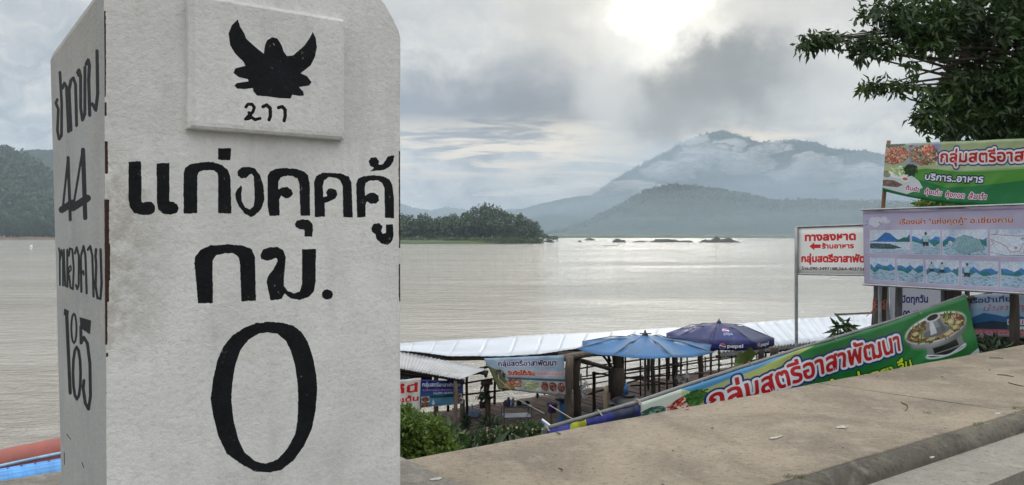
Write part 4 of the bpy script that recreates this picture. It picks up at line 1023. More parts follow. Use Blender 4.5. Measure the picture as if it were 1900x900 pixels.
        if kind == 'giant':
            for o in ([(w*.3, h*.35), (w*.5, h*.2), (w*.85, h*.4), (w*.95, h*.75), (w*.5, h*.95), (w*.2, h*.7), (w*.3, h*.35)],): q.poly(o, (.56, .70, .74)); q.line(o, 4, (.24, .40, .48))
            for i in range(9): q.line([(w*(.35+.06*i), h*.3), (w*(.4+.06*i), h*.55), (w*(.3+.06*i), h*.85)], 3, (.30, .48, .56))
            q.ell(w*.17, h*.5, 22, 24, (.80, .80, .82)); q.line([(w*.08, h*.3), (w*.2, h*.28)], 5, (.6, .25, .3))
    n = fbm(h, w, 14, seed+9, 3)[..., None]; q.a = q.a*(.88+.24*n)
    q.rect(0, 0, w, 2, (.93, .93, .95)); q.rect(0, h-3, w, h, (.93, .93, .95)); q.rect(0, 0, 3, h, (.93, .93, .95)); q.rect(w-3, 0, w, h, (.93, .93, .95))
    q.line([(w*.1, h-9), (w*.9, h-9)], 3, (.2, .25, .5), .6)
    c.a[y0:y1, x0:x1] = q.a
def print_story():
    w, h = 2300, 830; c = Cv(w, h, (.72, .70, .80)); f = fbm(h, w, 300, 4, 4)[..., None]; c.a = c.a*(.93+.14*f)
    c.rect(0, 28, w, 52, (.52, .34, .56), .35); c.rect(0, 0, w, 20, (.62, .60, .66))
    for a in range(5):
        t = a*1.256+.3; c.ell(170+52*math.cos(t), 165+42*math.sin(t), 46, 36, (.84, .85, .90), .9)
    c.ell(290, 130, 50, 36, (.84, .85, .90), .8); c.ell(330, 165, 44, 30, (.82, .83, .88), .8); c.line([(225, 170), (255, 205)], 9, (.12, .12, .16)); c.line([(40, 150), (75, 185)], 6, (.25, .28, .35)); c.line([(25, 215), (60, 205)], 6, (.25, .28, .35))
    c.text('เรื่องเล่า "แก่งคุดคู้" อ.เชียงคาน', 500, 208, 92, (.62, .25, .22), 1330, 1.6, [(4, (.90, .80, .72))])
    for i, (x0, x1, kd) in enumerate([(90, 635, 'lake'), (655, 1010, 'man'), (1035, 1555, 'giant'), (1590, 2160, 'squirrel'), (2180, 2296, 'rock')]): watercolour(c, x0, 288+i*2, x1, 625+i*2, i+1, kd)
    for i, (x0, x1, kd) in enumerate([(90, 430, 'rock'), (455, 795, 'rock'), (825, 1225, 'men'), (1260, 1670, 'stand'), (1700, 2150, 'rock'), (2170, 2296, 'rock')]): watercolour(c, x0, 682+0*i, x1, h-0, i+20, kd) if False else None
    return c
def print_story_full():
    # 2300 wide; title row, 5 pictures, then 6 pictures
    w, h = 2300, 1100; c0 = print_story(); c = Cv(w, h, (.72, .70, .80)); f = fbm(h, w, 300, 8, 4)[..., None]; c.a = c.a*(.93+.14*f); c.a[:630] = c0.a[:630]
    for i, (x0, x1, kd) in enumerate([(90, 430, 'rock'), (455, 795, 'rock'), (825, 1225, 'men'), (1260, 1670, 'stand'), (1700, 2150, 'rock'), (2170, 2296, 'rock')]): watercolour(c, x0, 692+i*2, x1, 1010+i*3, i+20, kd)
    for i in range(14):
        x = 60+i*165; c.line([(x, 640), (x+50, 680)], 5, (.82, .80, .88), .5)
    return c.image('print_story_banner')
def print_sign():
    c = Cv(1100, 600, (.90, .90, .89)); c.rect(0, 0, 1100, 7, (.45, .12, .12)); c.rect(0, 593, 1100, 600, (.45, .12, .12)); c.rect(0, 0, 6, 600, (.45, .12, .12)); c.rect(1093, 0, 1100, 600, (.45, .12, .12))
    red = (.78, .10, .12)
    c.text('ทางลงหาด', 125, 172, 125, red, 640, 7); c.poly([(180, 245), (245, 195), (245, 222), (328, 222), (328, 268), (245, 268), (245, 295)], red)
    c.text('ร้านอาหาร', 348, 272, 78, red, 395, 4); c.text('กลุ่มสตรีอาสาพัฒนา', 75, 440, 120, red, 960, 6)
    c.text('โทร.090-3497188,064-4037564', 75, 540, 50, (.22, .10, .14), 840, 1.6); return c.image('print_beach_sign')
def print_open():
    c = Cv(640, 520, (.84, .85, .90)); b = (.12, .15, .50)
    c.text('ล่องเรือชมวิว', 40, 150, 90, b, 560, 3); c.text('เปิดทุกวัน', 120, 300, 84, b, 330, 3.5); c.text('08.00-18.00 น.', 60, 430, 80, b, 480, 3.5); return c.image('print_hours_board')
def print_tour():
    c = Cv(900, 480, (.74, .80, .88)); c.rect(0, 150, 900, 480, (.62, .76, .86)); c.poly([(30, 300), (120, 250), (220, 210), (340, 235), (420, 260), (500, 230), (620, 270), (900, 240), (900, 400), (0, 400), (0, 330)], (.22, .45, .66))
    c.poly([(60, 340), (300, 300), (520, 330), (540, 400), (60, 400)], (.16, .26, .34)); c.rect(0, 396, 900, 450, (.70, .42, .48)); c.rect(0, 448, 900, 480, (.80, .76, .82))
    c.rect(440, 285, 720, 345, (.88, .86, .90)); c.rect(440, 345, 900, 400, (.10, .48, .50))
    c.text('เรือนำเที่ยว', 85, 95, 78, (.22, .28, .50), 440, 2.5); c.text('นำลาบุญ', 210, 190, 90, (.78, .40, .45), 420, .6, shear=.3)
    c.text('062-1849', 452, 332, 46, (.65, .12, .15), 250, 1.5); c.text('FERRY', 480, 396, 50, (.92, .94, .95), 240, 2)
    c.text('080-9317723 0902', 70, 446, 46, (.86, .55, .58), 620, 2); return c.image('print_tour_banner')
def print_rail():
    w, h = 2600, 560; c = Cv(w, h, (.10, .48, .24)); X = np.linspace(0, 1, w)[None, :]; Y = np.linspace(0, 1, h)[:, None]
    n = fbm(h, w, 260, 6, 3); t = np.clip((X-.10)/.32+(n-.5)*.2, 0, 1); base = np.stack([(.72*(1-t)+.07*t), (.80*(1-t)+.44*t), (.62*(1-t)+.19*t)], -1); c.a = base
    c.blend(np.clip(1-np.abs(Y-.62-.15*np.sin(X*5))*5, 0, 1)*.35*(X > .3), (.30, .66, .36))
    c.poly([(230, 0), (980, 0), (640, 60), (430, 150)], (.32, .60, .80)); c.poly([(250, 60), (700, 30), (940, 0), (1130, 0), (800, 90), (420, 200), (260, 210)], (.78, .78, .45), .8)
    c.rect(0, 0, 230, h, (.84, .88, .84)); c.poly([(250, 190), (560, 205), (560, 225), (250, 215)], (.10, .50, .25))
    c.ell(60, 110, 80, 50, (.30, .42, .40)); c.food(-10, 70, 130, 150, [(.35, .55, .48), (.2, .34, .30), (.6, .72, .66)], 70, 16, 7, 11)
    c.food(150, 60, 330, 230, [(.78, .16, .14), (.62, .10, .10), (.85, .45, .40), (.9, .8, .75)], 130, 24, 12, 12); c.food(255, 40, 360, 150, [(.20, .42, .16), (.3, .52, .22)], 60, 22, 12, 13)
    c.food(10, 175, 180, 330, NOOD, 130, 18, 7, 14)
    c.poly([(430, 262), (560, 205), (640, 270), (520, 360), (380, 330)], (.35, .58, .82), .8)
    c.text('กลุ่มสตรีอาสาพัฒนา', 385, 222, 200, (.72, .07, .12), 1440, 5, [(30, (.10, .12, .45)), (17, (.86, .88, .90))])
    c.text('กุ้งเต้น ส่งตรง ลื่น', 1010, 388, 120, (.80, .90, .20), 900, 3, [(9, (.05, .12, .05))])
    # hot pot
    cx, cy = 2215, 150
    c.ell(cx+45, cy+192, 215, 40, (.80, .82, .84)); c.ell(cx+45, cy+186, 190, 30, (.10, .14, .11)); c.poly([(cx-120, cy+95), (cx+220, cy+85), (cx+245, cy+190), (cx-150, cy+190)], (.50, .53, .54)); c.poly([(cx-85, cy+135), (cx+160, cy+118), (cx+180, cy+178), (cx-80, cy+184)], (.05, .06, .05)); c.line([(cx-150, cy+180), (cx+45, cy+228), (cx+245, cy+185)], 9, (.86, .88, .90))
    c.ell(cx, cy+36, 316, 106, (.42, .44, .44)); c.ell(cx-60, cy+52, 200, 80, (.66, .68, .69), 1, .6); c.ell(cx, cy, 325, 100, (.84, .86, .86)); c.ell(cx+4, cy+4, 304, 86, (.26, .22, .13))
    c.food(cx-296, cy-80, cx+300, cy+86, [(.50, .42, .24), (.74, .68, .46), (.30, .36, .15), (.38, .26, .13), (.55, .17, .10), (.60, .62, .42)], 420, 26, 13, 15, dark=.5)
    for a, b, q in ((-160, 30, 34), (150, -12, 34), (225, 14, 28), (90, 58, 50), (-70, 62, 40), (180, 40, 32), (190, -36, 24), (-220, -5, 30)): c.ell(cx+a, cy+b, q, q*.52, (.78, .74, .56), 1, .5)
    c.line([(cx+110, cy-40), (cx+150, cy-84)], 16, (.40, .55, .15)); c.line([(cx-150, cy-20), (cx-170, cy+50)], 12, (.25, .45, .15)); c.line([(cx+180, cy-60), (cx+200, cy-20)], 8, (.6, .1, .08))
    c.poly([(cx-88, cy-75), (cx+62, cy-75), (cx+72, cy-20), (cx+128, cy+30), (cx-150, cy+30), (cx-98, cy-20)], (.52, .54, .57)); c.ell(cx-12, cy+30, 139, 30, (.40, .42, .45)); c.poly([(cx-50, cy-75), (cx-20, cy-75), (cx-14, cy+40), (cx-80, cy+42)], (.86, .88, .90), .8); c.poly([(cx+20, cy-70), (cx+50, cy-70), (cx+84, cy+30), (cx+40, cy+44)], (.28, .30, .33), .7)
    c.ell(cx-12, cy-78, 84, 30, (.76, .78, .80)); c.ell(cx-12, cy-80, 62, 20, (.05, .04, .035))
    c.poly([(1960, h), (2600, 400), (2600, 440), (2200, h)], (.75, .80, .82)); return c.image('print_rail_banner')
def print_pier_white():
    c = Cv(1200, 640, (.62, .70, .78)); Y = np.linspace(0, 1, 640)[:, None, None]; c.a = np.array((.60, .70, .80))*(1-Y)+np.array((.72, .75, .76))*Y+0*c.a
    n = fbm(640, 1200, 120, 3, 4); c.a = c.a*(.9+.2*n[..., None])
    c.poly([(0, 150), (120, 240), (190, 420), (330, 640), (0, 640)], (.42, .44, .30)); c.food(80, 230, 220, 420, [(.25, .30, .22), (.6, .6, .5)], 90, 22, 9, 4)
    c.blend(np.clip(1-np.abs(np.linspace(0, 1, 640)[:, None]-.62)*22, 0, 1)*(np.linspace(0, 1, 1200)[None] > .2), (.16, .30, .36))
    c.food(220, 400, 470, 560, [(.80, .50, .42), (.88, .78, .66), (.70, .36, .30)], 150, 24, 12, 5); c.food(120, 480, 320, 610, [(.80, .66, .46), (.55, .34, .22)], 110, 24, 9, 6); c.food(440, 430, 760, 590, [(.72, .76, .60), (.50, .62, .44), (.84, .82, .72)], 150, 26, 11, 7, dark=.95)
    for i in range(3): c.rect(775+i*142, 425, 905+i*142, 590, (.74, .74, .76)); c.food(780+i*142, 430, 900+i*142, 585, [(.66, .30, .26), (.82, .66, .60), (.48, .26, .24)], 90, 20, 9, 8+i)
    c.text('กลุ่มสตรีอาสาพัฒนา', 170, 160, 125, (.16, .14, .42), 900, 4, [(8, (.90, .88, .90))], shear=.12)
    c.text('รับจัดโต๊ะจีน', 280, 330, 100, (.72, .12, .14), 420, 4, [(7, (.90, .74, .66))]); c.text('รับจัดเลี้ยงนอกสถานที่', 740, 320, 78, (.78, .56, .70), 430, 2, [(9, (.86, .80, .72))])
    return c.image('print_pier_pale_banner')
def print_pier_blue():
    c = Cv(820, 540, (.08, .18, .50)); Y = np.linspace(0, 1, 540)[:, None, None]; t = np.clip(Y*1.8-.3, 0, 1); c.a = np.array((.06, .12, .45))*(1-t)+np.array((.22, .44, .62))*t+0*c.a
    n = fbm(540, 820, 110, 13, 4); c.blend(np.clip((n-.5)*2, 0, 1)*.35, (.50, .68, .80)); c.poly([(150, 330), (260, 310), (420, 325), (520, 290), (620, 310), (820, 280), (820, 370), (500, 370), (150, 360)], (.10, .26, .24)); c.rect(150, 365, 820, 500, (.36, .56, .66), .6); c.rect(0, 520, 820, 540, (.82, .88, .9))
    for x, y in ((30, 330), (640, 300), (660, 400)): c.rect(x, y, x+150, y+110, (.80, .82, .84)); c.food(x+6, y+6, x+144, y+104, [(.62, .34, .22), (.40, .26, .18), (.78, .62, .45)], 70, 18, 8, x)
    c.food(10, 440, 170, 530, [(.65, .12, .12), (.85, .70, .65), (.2, .45, .2)], 80, 18, 9, 3); c.poly([(250, 390), (280, 470), (265, 510), (235, 510), (220, 470)], (.80, .84, .88))
    c.text('กลุ่มสตรีอาสาพัฒนา', 55, 130, 105, (.80, .84, .92), 710, 3, [(7, (.10, .08, .35))]); c.text('ต.เชียงคาน อ.เชียงคาน จ.เลย', 60, 220, 46, (.82, .50, .62), 690, 1); c.text('โทร.099-1859587', 255, 290, 56, (.70, .80, .88), 370, 1.5)
    return c.image('print_pier_blue_banner')
def print_pier_here():
    c = Cv(560, 620, (.84, .83, .82)); c.text('ที่นี่', 250, 245, 190, (.80, .10, .12), 270, 8); c.text('กุ้งเต้น', 190, 410, 125, (.78, .12, .16), 350, 5); c.food(160, 450, 460, 640, [(.45, .50, .36), (.62, .62, .52), (.30, .34, .26)], 150, 24, 11, 3); return c.image('print_here_banner')
def print_dark():
    c = Cv(600, 200, (.06, .09, .24)); c.rect(0, 0, 600, 60, (.16, .15, .10)); c.line([(0, 30), (600, 50)], 10, (.55, .50, .20)); c.ell(300, 120, 46, 34, (.75, .78, .82)); c.ell(296, 112, 40, 28, (.06, .09, .24)); return c.image('print_dark_banner')
def print_flag():
    c = Cv(1100, 300, (.10, .15, .48)); n = fbm(300, 1100, 80, 3, 3); c.blend(np.clip((n-.45)*2, 0, 1)*.5, (.05, .08, .28)); c.poly([(0, 0), (0, 300), (90, 300), (250, 0)], (.12, .18, .55)); c.poly([(250, 0), (120, 300), (470, 300), (420, 120), (430, 0)], (.62, .64, .10)); c.poly([(470, 60), (520, 60), (500, 110)], (.75, .35, .30)); c.rect(760, 0, 1060, 300, (.17, .20, .26), .7)
    return c.image('print_flag_banner')
def print_cola(side):
    c = Cv(600, 600, (.13, .17, .42)); n = fbm(600, 600, 90, side+2, 4)[..., None]; c.a = c.a*(.88+.25*n)
    def globe(x, y, r, ry):
        c.ell(x, y, r, ry, (.92, .93, .95)); m = c.emask(x, y, r*.9, ry*.9, .06); Y = np.arange(600)[:, None]; X = np.arange(600)[None]
        wv = y-ry*.12+ry*.22*np.sin((X-x)/r*2.2); c.blend(m*(Y < wv-ry*.08), (.80, .14, .18)); c.blend(m*(Y > wv+ry*.32), (.10, .16, .50))
    globe(300, 300, 95, 62); c.text('pepsi', 215, 425, 90, (.62, .64, .76), 190, 2)
    return c.image('print_umbrella_panel_%d' % side)
def print_valance():
    c = Cv(600, 120, (.10, .12, .38)); c.ell(165, 60, 48, 42, (.90, .92, .95)); m = c.emask(165, 60, 44, 38, .06); Y = np.arange(120)[:, None]; X = np.arange(600)[None]
    wv = 54+9*np.sin((X-165)/44*2.2); c.blend(m*(Y < wv-3), (.80, .14, .18)); c.blend(m*(Y > wv+10), (.10, .16, .50)); c.text('pepsi', 235, 78, 74, (.88, .90, .95), 220, 3); return c.image('print_umbrella_valance')

# ================================================================== SIGNS ON THE RIGHT
def posts_of(root, specs, mtl, name='post'):
    for a, b, r in specs:
        n = 5; pts = [a.lerp(b, i/n)+Vector((random.uniform(-1, 1), random.uniform(-1, 1), 0))*r*.12 for i in range(n+1)]
        MB().tube(pts, [r*random.uniform(.93, 1.07) for _ in pts], 10, jit=.04).build(name, mtl, root, True)
def ground_at(p): return bank_z(p.dot(U), p.dot(V))
def down(p, z=None): q = p.copy(); q.z = ground_at(p)-.05 if z is None else z; return q
def signs():
    # white way-finding sign
    A, B = PZ(1478, 422, 13.6), PZ(1640, 416, 12.6); bz = PZ(1478, 509, 13.6).z
    TL, TR = A, B; BL, BR = Vector((A.x, A.y, bz)), Vector((B.x, B.y, PZ(1640, 512, 12.6).z))
    t = empty('way_sign', down(A), 'white sign board with red Thai lettering and a red left arrow, on grey posts', 'sign')
    sheet('sign_board', TL, TR, BR, BL, mat_print('way_sign_print', print_sign(), .4, 0, .12), t, wr=.001, th=.02, nu=12, nv=6)
    n = (TR-TL).cross(BL-TL).normalized()
    mb = MB()
    for a, b in ((TL, TR), (BL, BR)): mb = MB(); mb.tube([a-n*.03+Vector((0, 0, .005)), b-n*.03+Vector((0, 0, .005))], .016, 6); mb.build('frame_bar', M['galv'], t)
    for q in (TL+(TR-TL)*.012, TR-(TR-TL)*.03):
        posts_of(t, [(q-n*.045, down(q-n*.045), .028)], M['galv'])
    for i in range(4):
        for a, b in ((TL, TR), (BL, BR)): MB().lathe(a.lerp(b, .03+.31*i)+n*.004+Vector((0, 0, -.012 if a is TL else .012)), [(.009, -.006), (.009, .006)], 8).build('screw', M['steel'], t)
    # big pale story banner
    TL = PZ(1601, 391, 12.6); BLz = PZ(1604, 529, 12.6); d = PZ(1900, 381, 10.75)-TL; TR = TL+d*1.18; BL = BLz; BR = PZ(1900, 546, 10.75); BR = BL+(BR-BL)*1.18
    t = empty('story_banner', down(TL), 'large lilac banner with a red Thai title and two rows of blue watercolour pictures', 'banner')
    sheet('banner_sheet', TL, TR, BR, BL, mat_print('story_print', print_story_full(), .45, .25, .15), t, wr=.02, nu=70, nv=24, sag_b=.01, seed=3)
    n = (TR-TL).cross(BL-TL).normalized()
    for a, b in ((TL, TR), (BL, BR)): MB().tube([a-n*.03+Vector((0, 0, .012)), b-n*.03+Vector((0, 0, .012))], .018, 6).build('frame_bar', M['galv'], t)
    for px, r, zz in ((1627, .050, 12.95), (1636, .075, 12.8), (1668, .055, 12.5), (1752, .045, 12.0), (1770, .10, 11.9), (1795, .035, 11.8), (1882, .06, 11.15)):
        top = PZ(px, 500, zz); posts_of(t, [(top, down(top), r)], M['steel' if r < .06 else 'wood_dark'])
    # red cord tied on the post
    mb = MB(); c = PZ(1631, 575, 12.7); pts = [c+Vector((.09*math.cos(a*.9), .09*math.sin(a*.9), .05*math.sin(a*2.3)+a*.006)) for a in range(26)]; pts += [c+Vector((-.1-.03*i, -.05, .02-.03*i)) for i in range(5)]
    mb.tube(pts, .006, 5); tag(mb.build('cord', mat('red_cord', (.45, .12, .06), .8)), 'thin orange cord tied round the dark post under the lilac banner', 'cord')
    # food banner above, on a leaning wooden pole
    TL = PZ(1644, 268, 13.0); BL = PZ(1637, 354, 13.0); k = 1.22; TR = TL+(PZ(1900, 257, 11.3)-TL)*k; BR = BL+(PZ(1900, 372, 11.3)-BL)*k
    t = empty('food_banner', down(BL), 'long green food banner with noodle pictures and red Thai lettering strung above the other signs', 'banner')
    sheet('banner_sheet', TL, TR, BR, BL, mat_print('food_print', print_food(), .4, .3, .12), t, wr=.03, nu=70, nv=20, sag_b=.12, sag_t=.0, seed=9)
    a = PZ(1649, 261, 13.03); b = PZ(1621, 590, 13.15); b2 = a+(b-a)*1.16
    posts_of(t, [(a, b2, .032)], M['wood_pole'], 'pole')
    far = TR+Vector((.05, 0, .1)); posts_of(t, [(far, down(far), .04)], M['wood_pole'], 'pole')
    # opening hours board behind
    TL, TR = PZ(1650, 500, 13.3), PZ(1752, 497, 12.9); BL, BR = PZ(1652, 606, 13.3), PZ(1752, 608, 12.9)
    t = empty('hours_board', down(BL), 'pale board with dark blue opening hours behind the posts', 'sign')
    sheet('board_face', TL, TR, BR, BL, mat_print('hours_print', print_open(), .45, .1, .1), t, wr=.006, nu=16, nv=10)
    posts_of(t, [(TL+Vector((-.02, .05, 0)), down(TL), .03), (TR+Vector((.02, .05, 0)), down(TR), .03)], M['galv'])
    # tour banner
    TL = PZ(1784, 549, 11.9); BL = PZ(1790, 622, 11.9); TR = TL+(PZ(1900, 541, 11.3)-TL)*1.5; BR = BL+(PZ(1900, 627, 11.3)-BL)*1.5
    t = empty('tour_banner', down(BL), 'faded blue and pink boat trip banner low on the right beside the green banner', 'banner')
    sheet('banner_sheet', TL, TR, BR, BL, mat_print('tour_print', print_tour(), .5, .25, .25), t, wr=.025, nu=30, nv=12, seed=5)
    posts_of(t, [(TL+Vector((0, .06, .1)), down(TL), .03), (TR+Vector((0, .06, .1)), down(TR), .03)], M['wood_post'])
    posts_of(t, [(PZ(1788, 556, 11.7), PZ(1838, 545, 12.0), .028)], M['wood_dark'], 'branch')
signs()
def rail_banner():
    v = V_OUT+.34
    P = [PV(1010, 796, v), PV(1180, 747, v), PV(1300, 706, v), PV(1480, 648, v), PV(1650, 597, v), PV(1788, 549, v)]
    t = empty('ramp_rail', down(P[2], -1.0), 'bent grey pipe handrail rising along the outer edge of the promenade', 'railing')
    M['rail'] = mat('rail_pipe', (.17, .17, .17), .5, .3, 10, .2, 80, metal=.4)
    MB().tube(P, .019, 8).build('handrail', M['rail'], t, True)
    for f in (.06, .33, .62, .97):
        q = P[0].lerp(P[-1], f); i = min(range(6), key=lambda i: (P[i]-q).length); q = P[i]; MB().tube([q, down(q, -2.2)], .022, 8).build('post', M['galv'], t)
    # green banner tied under the rail
    a, b = PV(1181, 749, v), PV(1788, 551, v); TLb = a; n = 48
    im = print_rail(); m = mat_print('rail_print', im, .35, .22, .1)
    path = [P[1], P[2], P[3], P[4], P[5]]; L = [0]
    for i in range(4): L.append(L[-1]+(path[i+1]-path[i]).length)
    def at(s):
        d = s*L[-1]
        for i in range(4):
            if d <= L[i+1]+1e-6: return path[i].lerp(path[i+1], (d-L[i])/(L[i+1]-L[i]))
        return path[-1]
    BRp = PV(1812, 652, v); hr = BRp-path[-1]; TL, TR = path[0], path[-1]
    def curl(s, tt):
        base = TL.lerp(TR, s); return (at(s)-base)*(1-tt*.4)
    bot = Vector((0, 0, -1.05)); BL = TL+Vector((0, 0, -.64))+U*.04; BR = TR+hr*1.30
    t2 = empty('green_banner', down(P[3], -1.0), 'bright green banner with big red lettering and a hotpot, tied to the sloping rail', 'banner')
    sheet('banner_sheet', TL-V*.03, TR-V*.03, BR-V*.03, BL-V*.03, m, t2, wr=.03, nu=90, nv=20, seed=2, curl=curl)
    for s in (0.0, .26, .5, .8, 1.0):
        q = at(s); MB().tube([q+Vector((.0, 0, .03)), q-V*.05+Vector((0, 0, -.01)), q+Vector((0, .02, -.03)), q+V*.03, q+Vector((0, 0, .03))], .006, 5).build('tie', M['rope'], t2)
    # blue and yellow cloth to its left
    TL, TR = PV(1012, 797, v), PV(1183, 748, v); BL, BR = TL+Vector((0, 0, -.5))+U*.02, TR+Vector((0, 0, -.62))
    t3 = empty('blue_yellow_cloth', down(TL, -1.2), 'dark blue and mustard cloth hanging from the lower end of the ramp rail', 'banner')
    sheet('cloth_sheet', TL-V*.03, TR-V*.03, BR-V*.03, BL-V*.03, mat_print('flag_print', print_flag(), .5, .2, .1), t3, wr=.04, nu=30, nv=10, seed=8)
    for s in (0., .55, 1.):
        q = TL.lerp(TR, s); MB().tube([q+Vector((0, 0, .035)), q-V*.045, q+Vector((0, 0, -.03)), q+V*.03, q+Vector((0, 0, .035))], .007, 5).build('tie', M['rope'], t3)
    # striped bar
    a, b = PV(1006, 782, v+.2), PV(1024, 796, v+.1); d = (a-b); MB
    t4 = empty('striped_bar', down(b, -1.0), 'short blue and white striped plastic bar beside the blue cloth', 'bar')
    MB().tube([b-d*3, a], .010, 6).build('bar', M['blue_plastic'], t4); MB().tube([b-d*3+Vector((0, 0, .016)), a+Vector((0, 0, .016))], .008, 6).build('stripe', M['white'], t4)
rail_banner()
#PART3

# ================================================================== PIER RESTAURANT
DZ = -3.0
def pier():
    U0, U1, V0, V1 = 6.0, 28.0, 14.0, 17.3
    deck = empty('pier_deck', UV(9, 15.5, DZ), 'long reddish plank deck of the riverside restaurant with rustic pole railings', 'pier')
    # planks run towards the river; shared meshes
    def plank(seed):
        mb = MB(); r = random.Random(seed); n = 6; vs = []; fs = []
        for i in range(n+1):
            v = -1.75+3.5*i/n+r.uniform(-.02, .02)*(0 < i < n); z = r.uniform(-.006, .006)
            for a in (-.068, .068):
                vs += [(a, v, z), (a, v, z-.03)]
        for i in range(n):
            b = 4*i; fs += [(b, b+2, b+6, b+4), (b+1, b+5, b+7, b+3), (b, b+4, b+5, b+1), (b+2, b+3, b+7, b+6)]
        fs += [(0, 1, 3, 2), (4*n, 4*n+2, 4*n+3, 4*n+1)]
        return mb.add(vs, fs).mesh('plank')
    pm = [plank(i) for i in range(5)]
    for i, me in enumerate(pm): me.materials.append(M['plank'] if i % 2 == 0 else M['plank_b'])
    n = int((U1-U0)/.15)
    for i in range(n):
        u = U0+.15*i; o = bpy.data.objects.new('plank', random.choice(pm)); C.objects.link(o); o.parent = deck; o.matrix_parent_inverse = Matrix.Translation(-deck.location)
        cut = 0.0
        o.location = UV(u, (V0+V1)/2+random.uniform(-.05, .05), DZ+random.uniform(-.008, .008)); o.rotation_euler = (0, random.uniform(-.02, .02), math.atan2(V.y, V.x)-math.pi/2+random.uniform(-.006, .006))
    for v in (V0+.15, (V0+V1)/2, V1-.15): MB().tube([UV(U0-.2, v, DZ-.11), UV(U1+.2, v, DZ-.11)], .07, 8).build('joist', M['wood_dark'], deck)
    for i in range(14):
        for v in (V0+.2, V1-.2): q = UV(U0+.5+i*1.95, v, DZ-.1); MB().tube([q, q+Vector((.03, 0, -3.0))], [.07, .08], 8, jit=.08).build('pile', M['wood_dark'], deck, True)
    # far railing: posts and three rails with slight sag
    R = random.Random(3)
    def rail(a, b, r=.028, mtl='wood_dark', nm='rail'):
        n = 6; pts = [a.lerp(b, i/n)+Vector((0, 0, R.uniform(-.02, .02))) for i in range(n+1)]; MB().tube(pts, [r*R.uniform(.85, 1.1) for _ in pts], 6).build(nm, M[mtl], deck, True)
    for z in (.35, .68, 1.0):
        u = U0
        while u < U1-1: rail(UV(u, V1-.1+R.uniform(-.04, .04), DZ+z+R.uniform(-.03, .03)), UV(u+4.6, V1-.1+R.uniform(-.04, .04), DZ+z+R.uniform(-.03, .03)), .030 if z == 1.0 else .024); u += 4.3
    for i in range(19): q = UV(U0+.4+i*1.42, V1-.06, DZ); MB().tube([q, q+Vector((.02, 0, R.uniform(.98, 1.12)))], .035, 7, jit=.06).build('rail_post', M['wood_dark'], deck, True)
    # front rails at the left and the low walkway rails seen beyond
    for a, b in (((780, 797), (870, 787)), ((760, 806), (812, 812))):
        rail(PZ(*a, 17.6), PZ(*b, 18.0), .035, 'wood_post')
    for i, (x, y0, y1, Z) in enumerate([(809, 690, 800, 17.7), (858, 742, 812, 17.8)]): MB().tube([PZ(x, y0, Z), PZ(x, y1+14, Z)], .055, 8, jit=.06).build('rail_post', M['wood_post'], deck, True)
    # lower fishing walkway rails to the right, nearer the water
    for z, o in ((.25, .0), (.62, .02), (.9, 0)):
        for k in range(3): rail(UV(15+k*4, V1+1.6+o, DZ-.9+z), UV(19.3+k*4, V1+1.7+o, DZ-.86+z), .022)
    for k in range(9): q = UV(15.1+k*1.45, V1+1.65, DZ-2.0); MB().tube([q, q+Vector((0, 0, 2.1))], .03, 6).build('rail_post', M['wood_dark'], deck, True)
    MB().box(UV(21, V1+1.2, DZ-.93), (13, 1.5, .06), MU).build('walkway', M['plank_b'], deck)
    return deck
pier()
def post(root, a, b, r, mtl='wood_dark', nm='post', j=.06):
    n = 5; pts = [a.lerp(b, i/n)+Vector((random.uniform(-1, 1), random.uniform(-1, 1), 0))*r*.25 for i in range(n+1)]
    return MB().tube(pts, [r*random.uniform(.9, 1.08) for _ in pts], 9, jit=j).build(nm, M[mtl], root, True)
def corrug(a, b, c, d, pitch, amp, along='ab', n=None, th=.012):
    """corrugated sheet mesh between corners a b (near edge) and d c (far edge); waves run across a-b"""
    L = (b-a).length; k = int(L/pitch*6); vs = []; fs = []; up = (b-a).cross(d-a).normalized(); m = 6
    for j in range(m+1):
        for i in range(k+1):
            s, t = i/k, j/m; p = a.lerp(b, s).lerp(d.lerp(c, s), t); vs.append(p+up*amp*math.cos(2*math.pi*i/6)+up*.012*mnoise.noise(Vector((s*9, t*3, 1))))
    for j in range(m):
        for i in range(k): q = j*(k+1)+i; fs.append((q, q+1, q+k+2, q+k+1))
    return MB().add(vs, fs)
def add_solid(o, th):
    m = o.modifiers.new('thickness', 'SOLIDIFY'); m.thickness = th; return o
